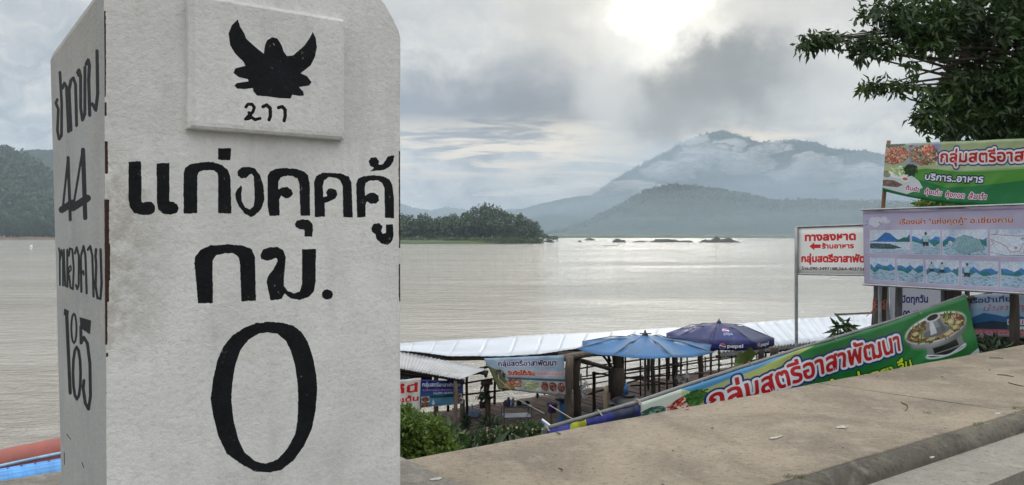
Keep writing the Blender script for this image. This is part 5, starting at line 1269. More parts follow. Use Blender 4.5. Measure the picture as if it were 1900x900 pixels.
def roofs():
    # main white roof: separate long sheets laid side by side, left part
    root = empty('pier_roof', PG(950, 700, DZ), 'wide low white sheet roof over the left part of the pier on log posts', 'roof')
    z = HC-2.50
    N0, N1, N2 = PZ(745, 651, 17.0), PZ(833, 660, 16.7), PZ(975, 659, 16.8); N3 = PZ(1075, 646, 17.6)
    F0, F3 = PZ(720, 639, 19.9), PZ(1245, 607, 24.6)
    near = [PZ(600, 640, 16.9), PZ(745, 650, 16.9), N1, N2, N3, PZ(1190, 634, 19.2), PZ(1290, 626, 21.2)]
    far = [PZ(560, 646, 19.0), PZ(745, 637, 20.0), PZ(850, 631, 20.9), PZ(985, 622, 22.0), PZ(1090, 617, 23.0), PZ(1200, 611, 24.2), PZ(1300, 606, 25.5)]
    def lerp_path(P, s):
        q = s*(len(P)-1); i = min(int(q), len(P)-2); return P[i].lerp(P[i+1], q-i)
    ns = 15
    for k in range(ns):
        s0, s1 = k/ns, (k+1.02)/ns; s1 = min(1, s1)
        a, b, c, d = lerp_path(near, s0), lerp_path(near, s1), lerp_path(far, s1), lerp_path(far, s0)
        up = Vector((0, 0, .004*(k % 2)))
        m = 8; vs = []; fs = []
        for j in range(7):
            for i in range(m+1):
                s, t = i/m, j/6; p = a.lerp(b, s).lerp(d.lerp(c, s), t)+up; p.z += .003*math.cos(i/m*math.pi*8)+.03*mnoise.noise(Vector((p.x, p.y, 0))); vs.append(p)
        for j in range(6):
            for i in range(m): q = j*(m+1)+i; fs.append((q, q+1, q+m+2, q+m+1))
        add_solid(MB().add(vs, fs).build('roof_sheet', M['white_sheet'], root, True), .01)
    # eave log and rafters
    for i in range(len(near)-1): post(root, near[i]+Vector((0, .12, -.07)), near[i+1]+Vector((0, .12, -.07)), .05, nm='eave_log')
    for s in np.linspace(.12, .92, 9): a, b = lerp_path(near, s), lerp_path(far, s); post(root, a+Vector((0, 0, -.13)), b+Vector((0, 0, -.13)), .04, nm='rafter')
    post(root, PZ(1037, 665, 17.0), PZ(1100, 655, 17.6), .075, 'wood_post', 'beam')
    post(root, PZ(1040, 664, 16.9)+Vector((0, .3, .03)), PZ(1180, 655, 19), .06, 'wood_dark', 'beam')
    post(root, PZ(1072, 668, 17.4), PZ(1128, 683, 18.4), .05, 'wood_dark', 'brace')
    G = lambda x, y0, y1, Z, r, m='wood_dark': post(root, PZ(x, y0, Z), PZ(x+random.uniform(-2, 2), HZ+(HC-DZ)/Z*FP if y1 is None else y1, Z), r, m)
    G(1056, 662, 788, 17.0, .085, 'wood_post'); G(1070, 665, 782, 17.4, .085); G(866, 690, 795, 18.9, .03)
    for x, y0, Z, r in ((1145, 655, 19.0, .12), (1211, 658, 20.0, .055), (1253, 658, 21.0, .075), (1223, 660, 22.0, .03), (1300, 650, 22.5, .07), (1130, 650, 22.6, .035), (1202, 655, 23, .03), (1102, 690, 19.8, .045), (1155, 640, 20.6, .05)): G(x, y0, None, Z, r)
    for x, y0, y1, Z in ((1160, 662, 745, 19.4), (1188, 660, 735, 20.2), (1236, 662, 725, 21.2), (1275, 655, 712, 22.0), (1318, 655, 700, 22.8), (1090, 672, 700, 20.5)): G(x, y0, y1, Z, .022)
    for a, b in ((PZ(1105, 692, 20), PZ(1240, 712, 20.5)), (PZ(1140, 690, 19.6), PZ(1260, 676, 21)), (PZ(1160, 702, 20.2), PZ(1330, 690, 22.5)), (PZ(1080, 735, 18.4), PZ(1200, 700, 21)), (PZ(1170, 716, 20.6), PZ(1300, 708, 21.8))): post(root, a, b, .022, nm='cross_pole')
    for a, b, r in ((PZ(1137, 683, 19), PZ(1116, 655, 19.0), .03), (PZ(1133, 670, 19.2), PZ(1120, 640, 20), .03)): post(root, a, b, r, nm='brace')
    MB().tube([PZ(1145, 683, 18.9), PZ(1146, 715, 18.85), PZ(1144, 752, 18.9)], [.17, .19, .15], 10, jit=.08).build('stump', M['wood_dark'], root, True)
    # right part of the roof, lower and further along
    r2 = empty('pier_roof', PZ(1500, 690, 28), 'pale blue-white sheet roof at the far right end of the pier with a dark corrugated edge', 'roof')
    near = [PZ(1330, 652, 24.0), PZ(1445, 640, 25.0), PZ(1530, 631, 26.0), PZ(1620, 622, 27.0), PZ(1760, 608, 28.5)]
    far = [PZ(1260, 609, 26.0), PZ(1400, 598, 28.5), PZ(1500, 590, 31.0), PZ(1622, 583, 33.5), PZ(1780, 572, 37)]
    for k in range(12):
        s0, s1 = k/12, min(1, (k+1.03)/12); a, b, c, d = lerp_path(near, s0), lerp_path(near, s1), lerp_path(far, s1), lerp_path(far, s0)
        mb = corrug(a, b, c, d, .3, .008); add_solid(mb.build('roof_sheet', M['white_sheet'], r2, True), .008)
        dr = Vector((0, 0, -.05)); out = (a-d).normalized()*.22
        mb = corrug(a+out+Vector((0, 0, -.10)), b+out+Vector((0, 0, -.10)), b+Vector((0, 0, -.03)), a+Vector((0, 0, -.03)), .13, .03); add_solid(mb.build('edge_sheet', M['black'], r2, True), .01)
    for i in range(len(near)-1): post(r2, near[i]+Vector((0, 0, -.16)), near[i+1]+Vector((0, 0, -.16)), .05, nm='eave_log')
    for x, Z, w in ((1372, 25.0, .05), (1365, 24.6, .03), (1412, 24.5, .09), (1436, 24.4, .14), (1458, 27, .05), (1560, 27, .08), (1240, 24.6, .05)): post(r2, PZ(x, 645, Z), Vector((PZ(x, 645, Z).x, Z, DZ)), w)
    post(r2, PZ(1550, 586, 30)+Vector((0, 0, .05)), PZ(1625, 583, 32)+Vector((0, 0, .06)), .035, nm='loose_pole')
    # corrugated lean-to at the left
    r3 = empty('lean_to_roof', PZ(820, 790, 16.6), 'rusty-edged grey corrugated zinc lean-to sloping towards the promenade', 'roof')
    a, b, c, d = PZ(700, 676, 15.6), PZ(855, 704, 15.2), PZ(904, 685, 16.3), PZ(690, 640, 17.2)
    a0 = PZ(740, 678.5, 15.5); ab = [(a.lerp(b, i/5), a.lerp(b, (i+1.06)/5) if i < 4 else b, d.lerp(c, (i+1.06)/5) if i < 4 else c, d.lerp(c, i/5)) for i in range(5)]
    for i, (p, q, r_, s_) in enumerate(ab):
        mb = corrug(p, q, r_, s_, .055, .008); o = add_solid(mb.build('corrugated_sheet', M['zinc'], r3, True), .004)
    post(r3, a.lerp(d, .1)+Vector((0, .1, -.07)), b.lerp(c, .1)+Vector((0, .1, -.07)), .035, nm='beam'); post(r3, d+Vector((0, 0, -.1)), c+Vector((0, 0, -.1)), .035, nm='beam')
    post(r3, b+Vector((-.1, .1, -.04)), Vector((b.x-.1, b.y+.1, DZ)), .04, 'wood_post'); post(r3, a+Vector((0, .1, -.04)), Vector((a.x, a.y+.1, DZ-.3)), .04, 'wood_post')
    post(r3, PZ(820, 700, 16), PZ(905, 690, 16.8), .03, nm='brace')
    # short log with crosspiece carrying the hanging pot
    r4 = empty('log_stub', PZ(903, 790, 18.0), 'upright log with a flat crosspiece and bent branches in front of the deck', 'post')
    post(r4, PZ(903, 706, 17.9), PZ(905, 792, 17.9), .065, 'wood_post', 'log'); post(r4, PZ(893, 711, 17.8), PZ(914, 709, 17.8), .06, 'wood_post', 'crosspiece')
    for p in ([(902, 700), (898, 690), (903, 675)], [(898, 712), (893, 720), (891, 727)], [(905, 740), (912, 738), (916, 736)]): MB().tube([PZ(x, y, 17.8) for x, y in p], [.035, .028, .015], 6).build('branch', M['wood_dark'], r4, True)
roofs()
def pier_banners():
    def bn(name, lab, P, Zs, im, nm, tr=.25, wr=.03, th=.003, seed=1, nu=30, nv=14, sb=.0, st=0.0, dirt=.2):
        TL, TR, BR, BL = [PZ(x, y, z) for (x, y), z in zip(P, Zs)]; t = empty(name, BL.lerp(BR, .5), lab, 'banner')
        sheet('banner_sheet', TL, TR, BR, BL, mat_print(nm, im, .5, tr, dirt), t, wr=wr, nu=nu, nv=nv, seed=seed, sag_b=sb, sag_t=st, th=th); return t, TL, TR, BR, BL
    t, TL, TR, BR, BL = bn('pale_banner', 'pale blue banner with dark lettering and seafood pictures hung under the white roof', [(898, 665), (1046, 659), (1050, 735), (925, 722)], (16.55, 16.75, 16.75, 16.5), print_pier_white(), 'pier_pale_print', wr=.05, seed=4)
    MB().tube([BL, BL+Vector((.9, -1, -.28)), PZ(1020, 752, 14.0), PZ(1058, 775, 11.5), PV(1070, 781, V_OUT+.4)], .008, 5).build('guy_rope', M['rope'], t)
    MB().tube([TL+Vector((.3, 0, -.35)), PZ(925, 703, 16.2), PZ(955, 730, 16.0), BL.lerp(BR, .5)], .006, 5).build('guy_rope', M['rope'], t)
    bn('blue_banner', 'blue banner with white lettering and food pictures under the corrugated lean-to', [(778, 704), (859, 707), (860, 749), (779, 757)], (15.3, 15.6, 15.6, 15.3), print_pier_blue(), 'pier_blue_print', wr=.02, seed=6)
    bn('white_banner', 'white banner with big red letters half hidden behind the milestone', [(690, 710), (781, 701), (778, 764), (690, 772)], (14.8, 15.1, 15.1, 14.8), print_pier_here(), 'pier_here_print', wr=.03, seed=7)
    bn('dark_banner', 'folded dark blue banner with a small round emblem above the white banner', [(700, 680), (803, 696), (800, 712), (710, 712)], (15.9, 16.0, 16.0, 15.9), print_dark(), 'pier_dark_print', wr=.05, seed=8)
pier_banners()
def canopy(name, label, apex, z_rim, R, n, mats, rot=0, dome=1.25, valance=None, pole_to=DZ, sag=.04, hub_m='black', vm=None):
    t = empty(name, Vector((apex.x, apex.y, pole_to)), label, 'parasol')
    H = apex.z-z_rim
    for k in range(n):
        a0, a1 = rot+2*math.pi*k/n, rot+2*math.pi*(k+1)/n; vs = []; fs = []; uv = []; m = 8
        for j in range(m+1):
            q = j/m; zz = apex.z-H*(q**dome)*.98
            for i in range(7):
                s = i/6; A = Vector((math.cos(a0), math.sin(a0), 0)); B = Vector((math.cos(a1), math.sin(a1), 0)); d = A.lerp(B, s)
                sg = math.sin(s*math.pi)*q*sag; vs.append(Vector((apex.x, apex.y, 0))+d*R*max(q, .02)*(1-sg*.4)+Vector((0, 0, zz-sg*R*.35+.01*mnoise.noise(Vector((a0+s, q*3, k)))))); uv.append((s, 1-q))
        for j in range(m):
            for i in range(6): b = j*7+i; fs.append((b, b+7, b+8, b+1))
        me = MB().add(vs, fs).mesh('canopy_panel'); ul = me.uv_layers.new(name='UVMap')
        for p in me.polygons:
            for li in p.loop_indices: ul.data[li].uv = uv[me.loops[li].vertex_index]
        o = link('canopy_panel', me, mats[k % len(mats)], t, True); add_solid(o, .004)
        if valance:
            vs2 = []; uv2 = []; fs2 = []; base = vs[m*7:m*7+7]
            for i, p in enumerate(base):
                for r_ in range(4): vs2.append(p+Vector((0, 0, -valance*r_/3))+Vector((p.x-apex.x, p.y-apex.y, 0)).normalized()*.012*math.sin(i*2.2)*r_/3); uv2.append((i/6, 1-r_/3))
            for i in range(6):
                for r_ in range(3): b = i*4+r_; fs2.append((b, b+1, b+5, b+4))
            me = MB().add(vs2, fs2).mesh('valance'); ul = me.uv_layers.new(name='UVMap')
            for p in me.polygons:
                for li in p.loop_indices: ul.data[li].uv = uv2[me.loops[li].vertex_index]
            add_solid(link('valance', me, vm, t, True), .004)
        rim = Vector((apex.x, apex.y, 0))+Vector((math.cos(a0), math.sin(a0), 0))*R
        MB().tube([apex+Vector((0, 0, -.03)), Vector((rim.x, rim.y, z_rim+.03)).lerp(apex, .5)+Vector((0, 0, .03+(dome-1.25)*.45*H)), Vector((rim.x, rim.y, z_rim-.0))], .009, 4).build('rib', M['steel'], t)
    MB().tube([Vector((apex.x, apex.y, pole_to)), apex+Vector((0, 0, .05))], .022, 8).build('pole', M['steel'], t)
    MB().lathe(apex, [(.06, -.01), (.05, .03), (.02, .06), (.012, .10)], 8).build('finial', M[hub_m], t)
    return t
def umbrellas():
    ap = PZ(1197, 622, 15.4); zr = HC-2.13
    t = canopy('blue_canopy', 'wide flat blue tarpaulin parasol spread over the middle of the deck', ap, zr, 1.36, 8, [M['cloth_blue']], .2, sag=.10)
    for d in ((.12, 0, .03), (-.1, .03, .03), (.05, -.1, .04)): MB().tube([ap+Vector((0, 0, .03)), ap+Vector(d)], .012, 5).build('tie_end', M['black'], t)
    ap = PZ(1334, 599, 19.0); zr = HC-2.37
    im = mat_print('umbrella_panel', print_cola(0), .6, .15, .35); plain = mat('umbrella_cloth', (.017, .026, .135), .6, .4, 4, .2, 20, transl=.15)
    faded = mat('umbrella_cloth_faded', (.10, .11, .19), .7, .4, 3, .2, 20, transl=.15)
    vp = mat_print('umbrella_valance', print_valance(), .55, .1, .25)
    canopy('umbrella', 'dark blue beach umbrella with a red and white round emblem beside the blue canopy', ap, zr, 1.24, 8, [plain, im, faded, im, plain, im, plain, im], math.radians(-90-22.5-45), valance=.18, vm=vp, sag=.04, dome=1.55)
umbrellas()

def fan(p, face, label, blade=M['white']):
    t = empty('electric_fan', Vector((p.x, p.y, DZ)), label, 'fan')
    MB().lathe(Vector((p.x, p.y, DZ)), [(.2, 0), (.2, .03), (.05, .05)], 14).build('base', M['black'], t); MB().tube([Vector((p.x, p.y, DZ+.04)), p], .018, 7).build('stand', M['black'], t)
    f = face.normalized(); a = f.cross(Vector((0, 0, 1))).normalized(); b = a.cross(f)
    MB().tube([p-f*.14, p], .06, 10).build('motor', M['black'], t)
    mb = MB()
    for rr, off in ((.21, .06), (.21, .02), (.14, .09), (.07, .10)):
        mb.tube([p+f*off+(a*math.cos(x*math.pi/12)+b*math.sin(x*math.pi/12))*rr for x in range(25)], .005, 4, cap=False)
    for x in range(16):
        d = a*math.cos(x*math.pi/8)+b*math.sin(x*math.pi/8); mb.tube([p+f*.10+d*.03, p+f*.09+d*.14, p+f*.05+d*.21], .003, 4)
    o = mb.build('guard', M['galv'], t); o['kind'] = 'stuff'
    for x in range(3):
        d = a*math.cos(x*2.094+.3)+b*math.sin(x*2.094+.3); e = f.cross(d); q = p+f*.05
        MB().add([q+d*.02-e*.02, q+d*.17-e*.06+f*.02, q+d*.18+e*.05-f*.01, q+d*.02+e*.03], [(0, 1, 2, 3)]).build('blade', blade, t)
fan(PZ(1077, 722, 17.9), Vector((.6, -.75, .05)), 'pale stand fan by the pair of thick posts')
fan(PZ(1267, 703, 20.5), Vector((-.1, -1, .05)), 'stand fan facing the promenade below the right side of the blue canopy')
def clutter():
    # side table with bottles
    c = PG(945, 786, DZ)+Vector((0, 1.0, 0)); A = rotz(math.radians(8)); W, D, H = 1.5*.62, .5, .42
    c = Vector((PZ(958, 700, 18.9).x, 18.9, DZ))
    t = empty('side_table', c, 'low grey metal table crowded with bottles and jars on the deck', 'table'); W = .68
    MB().box(c+Vector((0, 0, H)), (W, D, .03), A).build('table_top', mat('table_top', (.20, .24, .28), .5), t)
    for sx in (-1, 1):
        for sy in (-1, 1): q = c+A @ Vector((sx*(W/2-.02), sy*(D/2-.02), 0)); MB().tube([q, q+Vector((0, 0, H-.02))], .016, 6).build('leg', M['galv'], t)
    MB().box(c+Vector((0, 0, .18)), (W-.04, D-.04, .015), A).build('shelf', M['blue_plastic'], t)
    items = [(-.20, 'blue_plastic', .20, .05, 'tall blue jar on the side table'), (-.08, 'soap', .16, .04, 'pale bottle beside the blue jar on the side table'), (-.26, 'red_tube', .12, .06, 'red tin at the left end of the side table'), (.06, 'grass', .10, .06, 'small green tub in the middle of the side table'), (.16, 'white', .07, .09, 'white bowl near the right end of the side table'), (.26, 'black', .08, .07, 'dark pot at the right end of the side table')]
    for dx, m, h, r, lb in items:
        q = c+A @ Vector((dx, random.uniform(-.1, .1), 0))+Vector((0, 0, H+.016)); nm = lb.split()[2 if lb.split()[0] == 'tall' else 1] if 0 else {'blue_plastic': 'jar', 'soap': 'bottle', 'red_tube': 'tin', 'grass': 'tub', 'white': 'bowl', 'black': 'cooking_pot'}[m]
        tag(MB().lathe(q, [(r*.9, 0), (r, h*.15), (r, h*.7), (r*.5, h*.85), (r*.5, h)], 12).build(nm, M[m], None, True), lb, nm.replace('_', ' '))
    # basket of bottles
    c = Vector((PZ(876, 740, 18.6).x, 18.6, DZ)); c = PG(876, 771, DZ); t = empty('basket', c, 'light blue plastic basket standing on the deck behind the railing', 'basket')
    M['basket'] = mat('basket_blue', (.25, .40, .66), .5); W, D, H = .40, .26, .13; A = rotz(-.3)
    MB().box(c+Vector((0, 0, .01)), (W, D, .02), A).build('base', M['basket'], t)
    for dx, dy, sx, sy in ((0, -D/2, W, .01), (0, D/2, W, .01), (-W/2, 0, .01, D), (W/2, 0, .01, D)):
        for k in range(3): MB().box(c+A @ Vector((dx, dy, .035+.045*k)), (sx+.004, sy+.004, .022), A).build('slat', M['basket'], t)
    for i, (dx, dy, h, lb) in enumerate([(-.12, 0, .30, 'tallest white bottle in the blue basket'), (-.02, .05, .24, 'white bottle in the middle of the blue basket'), (.08, -.03, .18, 'short white bottle at the right of the blue basket'), (.14, .05, .15, 'small squat bottle in the corner of the blue basket')]):
        q = c+A @ Vector((dx, dy, 0))+Vector((0, 0, .022)); tag(MB().lathe(q, [(.035, 0), (.038, h*.1), (.038, h*.62), (.014, h*.8), (.014, h)], 10).build('bottle', M['soap'], None, True), lb, 'bottle')
    # dark covered lump: black plastic water drum and covered stove
    for x, y, Z, r, h, nm, lb in ((1132, 742, 17.2, .36, .78, 'water_drum', 'squat black drum under the thick dark stump'), (1166, 745, 17.8, .46, .84, 'water_drum', 'largest black rounded drum right of the dark stump')):
        p = Vector((PZ(x, y, Z).x, Z, DZ)); t = empty(nm, p, lb, 'drum'); MB().lathe(p, [(r*.85, 0), (r*.98, .05), (r, h*.5), (r*.97, h*.8), (r*.7, h*.95), (r*.3, h)], 18).build('body', M['black'], t, True); MB().lathe(p, [(r*.3, h), (r*.32, h+.04), (r*.1, h+.06)], 12).build('lid', M['black'], t, True)
    p = Vector((PZ(1157, 720, 18.2).x, 17.8, DZ+.90)); tag(MB().lathe(p, [(.05, -.02), (.05, .14), (.02, .2), (.02, .24)], 10).build('bottle', M['blue_plastic'], None, True), 'blue bottle standing on top of the black drum', 'bottle')
    p = Vector((PZ(1168, 735, 18.4).x+.35, 18.3, DZ)); mb = MB(); mb.lathe(p, [(.2, 0), (.22, .3), (.24, .5), (.1, .52)], 14); tag(mb.build('bucket', M['galv'], None, True), 'grey metal bucket right of the black drums', 'bucket')
    # blue pedestal stool and purple bucket on a stub post
    p = Vector((PZ(1043, 760, 18.4).x, 18.4, DZ)); t = empty('stool', p, 'bright blue tapered plastic stool left of the thick posts', 'stool'); MB().lathe(p, [(.18, 0), (.12, .12), (.07, .35), (.07, .62)], 14).build('pedestal', M['blue_plastic'], t, True); MB().lathe(p+Vector((0, 0, .62)), [(.07, 0), (.16, .03), (.16, .05)], 14).build('seat', M['black'], t, True)
    p = PZ(1020, 765, 17.0); t = empty('stub_post', Vector((p.x, p.y, DZ)), 'short pale stub post carrying a purple bucket', 'post'); post(t, Vector((p.x, p.y, DZ-.4)), p, .055, 'wood_post', 'log')
    tag(MB().lathe(p+Vector((.05, 0, .0)), [(.08, 0), (.11, .17), (.12, .18), (.10, .16)], 14).build('bucket', M['purple'], None, True), 'small purple bucket on the stub post', 'bucket')
    p = PZ(1125, 722, 14.5); t = empty('stub_post', Vector((p.x, p.y, -2.2)), 'pale wooden stake standing in front of the black drums', 'post'); post(t, PZ(1125, 718, 14.5), PZ(1125, 765, 14.5), .045, 'bamboo', 'log')
    # hanging pot with a plant
    q = PZ(895, 740, 17.6); t = empty('hanging_pot', q, 'small dark pot with a sprig hanging in front of the log', 'plant pot')
    MB().lathe(PZ(895, 757, 17.6), [(.055, 0), (.075, .11), (.08, .12), (.06, .11)], 12).build('pot', M['pot'], t, True)
    v, f = leaves([tuple(PZ(895+random.uniform(-3, 4), 740-i*1.6, 17.6)) for i in range(9)], 4, .08, .13, 9); link('foliage', leafmesh('foliage', v, f), M['leaf'], t)
    MB().tube([PZ(895, 750, 17.6), PZ(896, 730, 17.6)], .008, 5).build('stem', M['bark'], t)
    MB().tube([PZ(893, 752, 17.6), PZ(897, 712, 17.7)], .004, 4).build('hanger', M['rope'], t)
clutter()
#PART4

# ================================================================== PLANTS
def bush(name, label, cat, base, blobs, n, spread, size, m, seed, stems=4, droop=.1, aspect=.42, extra=None):
    t = empty(name, base, label, cat); cs = []; r = random.Random(seed); w = []
    for c, rx, ry, k in blobs:
        for i in range(k):
            a, b = r.uniform(0, 6.28), r.uniform(-1, 1); q = r.random()**.33; s_ = math.sqrt(1-b*b)
            cs.append((c.x+rx*q*s_*math.cos(a), c.y+rx*q*s_*math.sin(a), c.z+ry*q*b))
    v, f = leaves(cs, n, spread, size, seed, droop=droop, aspect=aspect); link('foliage', leafmesh('foliage', v, f), M[m], t)['kind'] = 'stuff'
    for i in range(stems):
        e = Vector(r.choice(cs)); mid = base.lerp(e, .5)+Vector((r.uniform(-.1, .1), 0, .05)); MB().tube([base+Vector((r.uniform(-.1, .1), r.uniform(-.1, .1), -.1)), mid, e], [.018, .012, .005], 5).build('stem', M['bark'], t)
    return t
def plants():
    b = lambda x, y, Z: PZ(x, y, Z)
    def base(x, Z): p = PZ(x, 800, Z); p.z = ground_at(p); return p
    bush('bush', 'bright green feathery bush rising right beside the milestone', 'bush', base(785, 8.2), [(b(770, 812, 8.0), .26, .22, 70), (b(756, 782, 8.2), .12, .13, 24), (b(800, 818, 8.1), .20, .20, 50), (b(745, 820, 8.0), .3, .3, 60), (b(825, 842, 8.0), .14, .12, 24), (b(790, 870, 8.0), .35, .25, 60)], 34, .075, .052, 'leaf_light', 1, 8, droop=-.2)
    bush('bush', 'low broad-leaved plant in front of the deck rail beside the bright bush', 'bush', base(822, 11), [(b(815, 830, 10.8), .22, .14, 16), (b(838, 822, 11), .14, .2, 14)], 9, .08, .17, 'leaf', 2, 5, aspect=.35)
    bush('bush', 'dark leafy bush on the bank between the deck posts', 'bush', base(850, 13), [(b(838, 822, 13), .2, .12, 16), (b(862, 820, 13.2), .18, .10, 14)], 14, .10, .13, 'leaf_dark', 3, 6)
    t = bush('rose_bush', 'long low bush dotted with pale pink flowers at the edge of the deck', 'bush', base(950, 12.5), [(b(905, 816, 12.4), .2, .10, 30), (b(935, 810, 12.6), .24, .12, 40), (b(970, 804, 12.7), .26, .13, 44), (b(995, 800, 12.8), .16, .10, 24), (b(945, 826, 12.4), .5, .14, 50)], 26, .08, .065, 'leaf', 4, 8)
    r = random.Random(8)
    fm = MB(); 
    for k in range(6): a = k*1.047; fm.add([(0, 0, 0), (.022*math.cos(a-.5), .022*math.sin(a-.5), .008), (.03*math.cos(a), .03*math.sin(a), .014), (.022*math.cos(a+.5), .022*math.sin(a+.5), .008)], [(0, 1, 2, 3)])
    fme = fm.mesh('flower'); fme.materials.append(M['pink'])
    for i in range(34):
        o = bpy.data.objects.new('flower', fme); C.objects.link(o); o.parent = t; o.matrix_parent_inverse = Matrix.Translation(-t.location); o.location = PZ(r.uniform(895, 1000), r.uniform(792, 818), 12.28+r.uniform(-.05, .1)); o.rotation_euler = (r.uniform(.8, 2), r.uniform(-.6, .6), r.uniform(0, 6)); s = r.uniform(.45, .9); o.scale = (s, s, s)
    bush('potted_plant', 'spiky dark plant at the foot of the upright log', 'plant', base(905, 15), [(b(905, 790, 15.0), .10, .06, 8)], 7, .06, .22, 'leaf_dark', 5, 3, aspect=.2, droop=-.4)
    bush('potted_plant', 'dark plant hanging on the left deck post', 'plant', PG(866, 790, DZ), [(b(866, 778, 16.8), .08, .12, 7)], 8, .06, .12, 'leaf_dark', 6, 2)
    bush('sapling', 'young mango sapling poking up above the green banner', 'plant', base(1560, 9.6), [(PZ(1563, 606, 10.2), .10, .05, 9), (PZ(1570, 612, 10.2), .12, .06, 8)], 4, .06, .20, 'leaf', 7, 4, aspect=.22, droop=.3)
    bush('sapling', 'single broad leaf plant behind the rail near the umbrella', 'plant', base(1382, 10), [(PZ(1384, 675, 12), .06, .05, 4)], 3, .05, .26, 'grass', 8, 2, aspect=.6)
    bush('bush', 'tangled green growth on the bank below the boat trip banner', 'bush', base(1830, 11.2), [(PZ(1815, 640, 11.5), .25, .10, 20), (PZ(1850, 636, 11.8), .3, .12, 30), (PZ(1895, 630, 12), .4, .12, 30), (PZ(1960, 628, 12), .5, .15, 30)], 14, .12, .10, 'leaf_dark', 9, 8)
    # undergrowth on the bank
    rr = random.Random(4); cs = []
    for i in range(900):
        u, v = rr.uniform(2.6, 16), rr.uniform(4.9, 13); cs.append(tuple(UV(u, v, bank_z(u, v)+rr.uniform(0, .12))))
    v, f = leaves(cs, 10, .14, .14, 21, droop=-.3, aspect=.3); tag(link('undergrowth', leafmesh('undergrowth', v, f), M['leaf_dark']), 'weeds covering the river bank below the promenade', 'weeds', kind='stuff')
plants()
def big_tree():
    base = Vector((PZ(2080, 600, 16.5).x, 16.5, -1.0)); base.z = ground_at(base)-.1
    t = empty('shade_tree', base, 'big dark leafy tree overhanging the signs from the right edge', 'tree')
    top = base+Vector((-.4, 0, 4.2))
    MB().tube([base+Vector((0, 0, -.3)), base+Vector((.05, 0, .8)), base+Vector((-.15, .1, 2.4)), top, top+Vector((.2, .2, 2.5)), top+Vector((.5, 0, 4.5))], [.36, .28, .25, .2, .12, .05], 14, jit=.05).build('trunk', M['bark'], t, True)
    r = random.Random(12); cs = []; sp_ = []; limbs = []
    # main crown lobes: photo centre, radii px, depth centre, count
    lobes = [(1860, 60, 120, 110, 15.5, 210), (1985, 20, 150, 170, 16.2, 300), (1830, 185, 105, 75, 15.2, 190), (1960, 190, 140, 95, 15.8, 220), (1740, 35, 75, 42, 15.0, 80), (1715, 75, 55, 24, 14.8, 44), (1790, 215, 62, 40, 14.9, 66),
             (1725, 222, 42, 22, 14.7, 26), (1745, 180, 44, 26, 14.8, 28), (1650, 50, 50, 17, 14.6, 28), (1625, 22, 30, 16, 14.6, 14), (1660, 10, 40, 14, 14.7, 18), (1600, 78, 42, 12, 14.4, 19), (1640, 88, 26, 12, 14.4, 12), (1590, 100, 12, 13, 14.4, 7), (1545, 68, 34, 7, 14.3, 12), (1505, 72, 16, 7, 14.2, 9), (1494, 86, 6, 6, 14.2, 4),
             (1680, 158, 22, 6, 14.5, 9), (1640, 158, 22, 7, 14.4, 9), (1612, 164, 14, 6, 14.4, 6), (1690, 115, 10, 4, 14.5, 3), (1850, 255, 70, 14, 15.0, 34), (2100, 120, 190, 210, 17.5, 260), (1960, -180, 260, 120, 16.5, 300), (1800, -90, 140, 70, 15.6, 110), (2250, -60, 200, 200, 17, 150)]
    for x, y, rx, ry, Z, k in lobes:
        dep = rx/FP*Z*.8
        for i in range(k):
            a, b = r.uniform(0, 6.28), r.uniform(-1, 1); q = r.random()**.4; s_ = math.sqrt(1-b*b); zz = Z+dep*q*s_*math.sin(a)
            cs.append(tuple(PZ(x+rx*q*s_*math.cos(a), y+ry*q*b, Z)+Vector((0, zz-Z, 0))))
            sp_.append(.24 if rx > 70 else 0)
        limbs.append(PZ(x, y, Z))
    for x, y in ((1505, 74), (1600, 80), (1640, 160)): limbs.append(PZ(x, y, 14.4))
    for k, e in enumerate(limbs):
        st = top+Vector((0, 0, r.uniform(-1, 1.5))); mid = st.lerp(e, .55)+Vector((0, 0, .35)); MB().tube([st, st.lerp(mid, .5)+Vector((r.uniform(-.1, .1), 0, .1)), mid, e], [.09, .06, .035, .008], 7).build('limb', M['bark'], t, True)
    MB().tube([PZ(1760, 60, 15), PZ(1690, 66, 14.8), PZ(1620, 70, 14.5), PZ(1550, 66, 14.3), PZ(1500, 76, 14.2)], [.03, .025, .02, .012, .004], 6).build('limb', M['bark'], t, True)
    MB().tube([PZ(1740, 195, 14.9), PZ(1690, 185, 14.6), PZ(1660, 168, 14.5), PZ(1640, 158, 14.4), PZ(1605, 164, 14.4)], [.02, .015, .012, .008, .003], 6).build('limb', M['bark'], t, True)
    n = len(cs); spread = .24
    A_ = [c for c, q in zip(cs, sp_) if q]; B_ = [c for c, q in zip(cs, sp_) if not q]
    v, f = leaves(A_, 14, .24, .175, 31, droop=.55, aspect=.40, fold=.5); v2, f2 = leaves(B_, 8, .17, .165, 32, droop=.7, aspect=.36, fold=.5)
    v, f = np.concatenate([v, v2]), np.concatenate([f, f2+len(v)]); link('crown', leafmesh('crown', v, f), M['leaf'], t)['kind'] = 'stuff'
    # separate leaves along the protruding sprays
    lm = MB(); P = [(0, 0, 0), (.02, .05, .008), (.036, .10, .012), (.03, .16, .004), (0, .22, -.02), (-.03, .16, .004), (-.036, .10, .012), (-.02, .05, .008), (0, .1, 0)]
    lm.add(P, [(i, i+1, 8) for i in range(7)]+[(7, 0, 8)]); lme = lm.mesh('leaf'); lme.materials.append(M['leaf']); lm2 = lme.copy(); lm2.materials.clear(); lm2.materials.append(M['leaf_light'])
    spr = [(1488, 1520, 66, 96, 40), (1520, 1580, 58, 82, 46), (1580, 1660, 60, 112, 60), (1596, 1700, 148, 172, 44), (1700, 1770, 160, 240, 50), (1620, 1700, 0, 50, 36)]
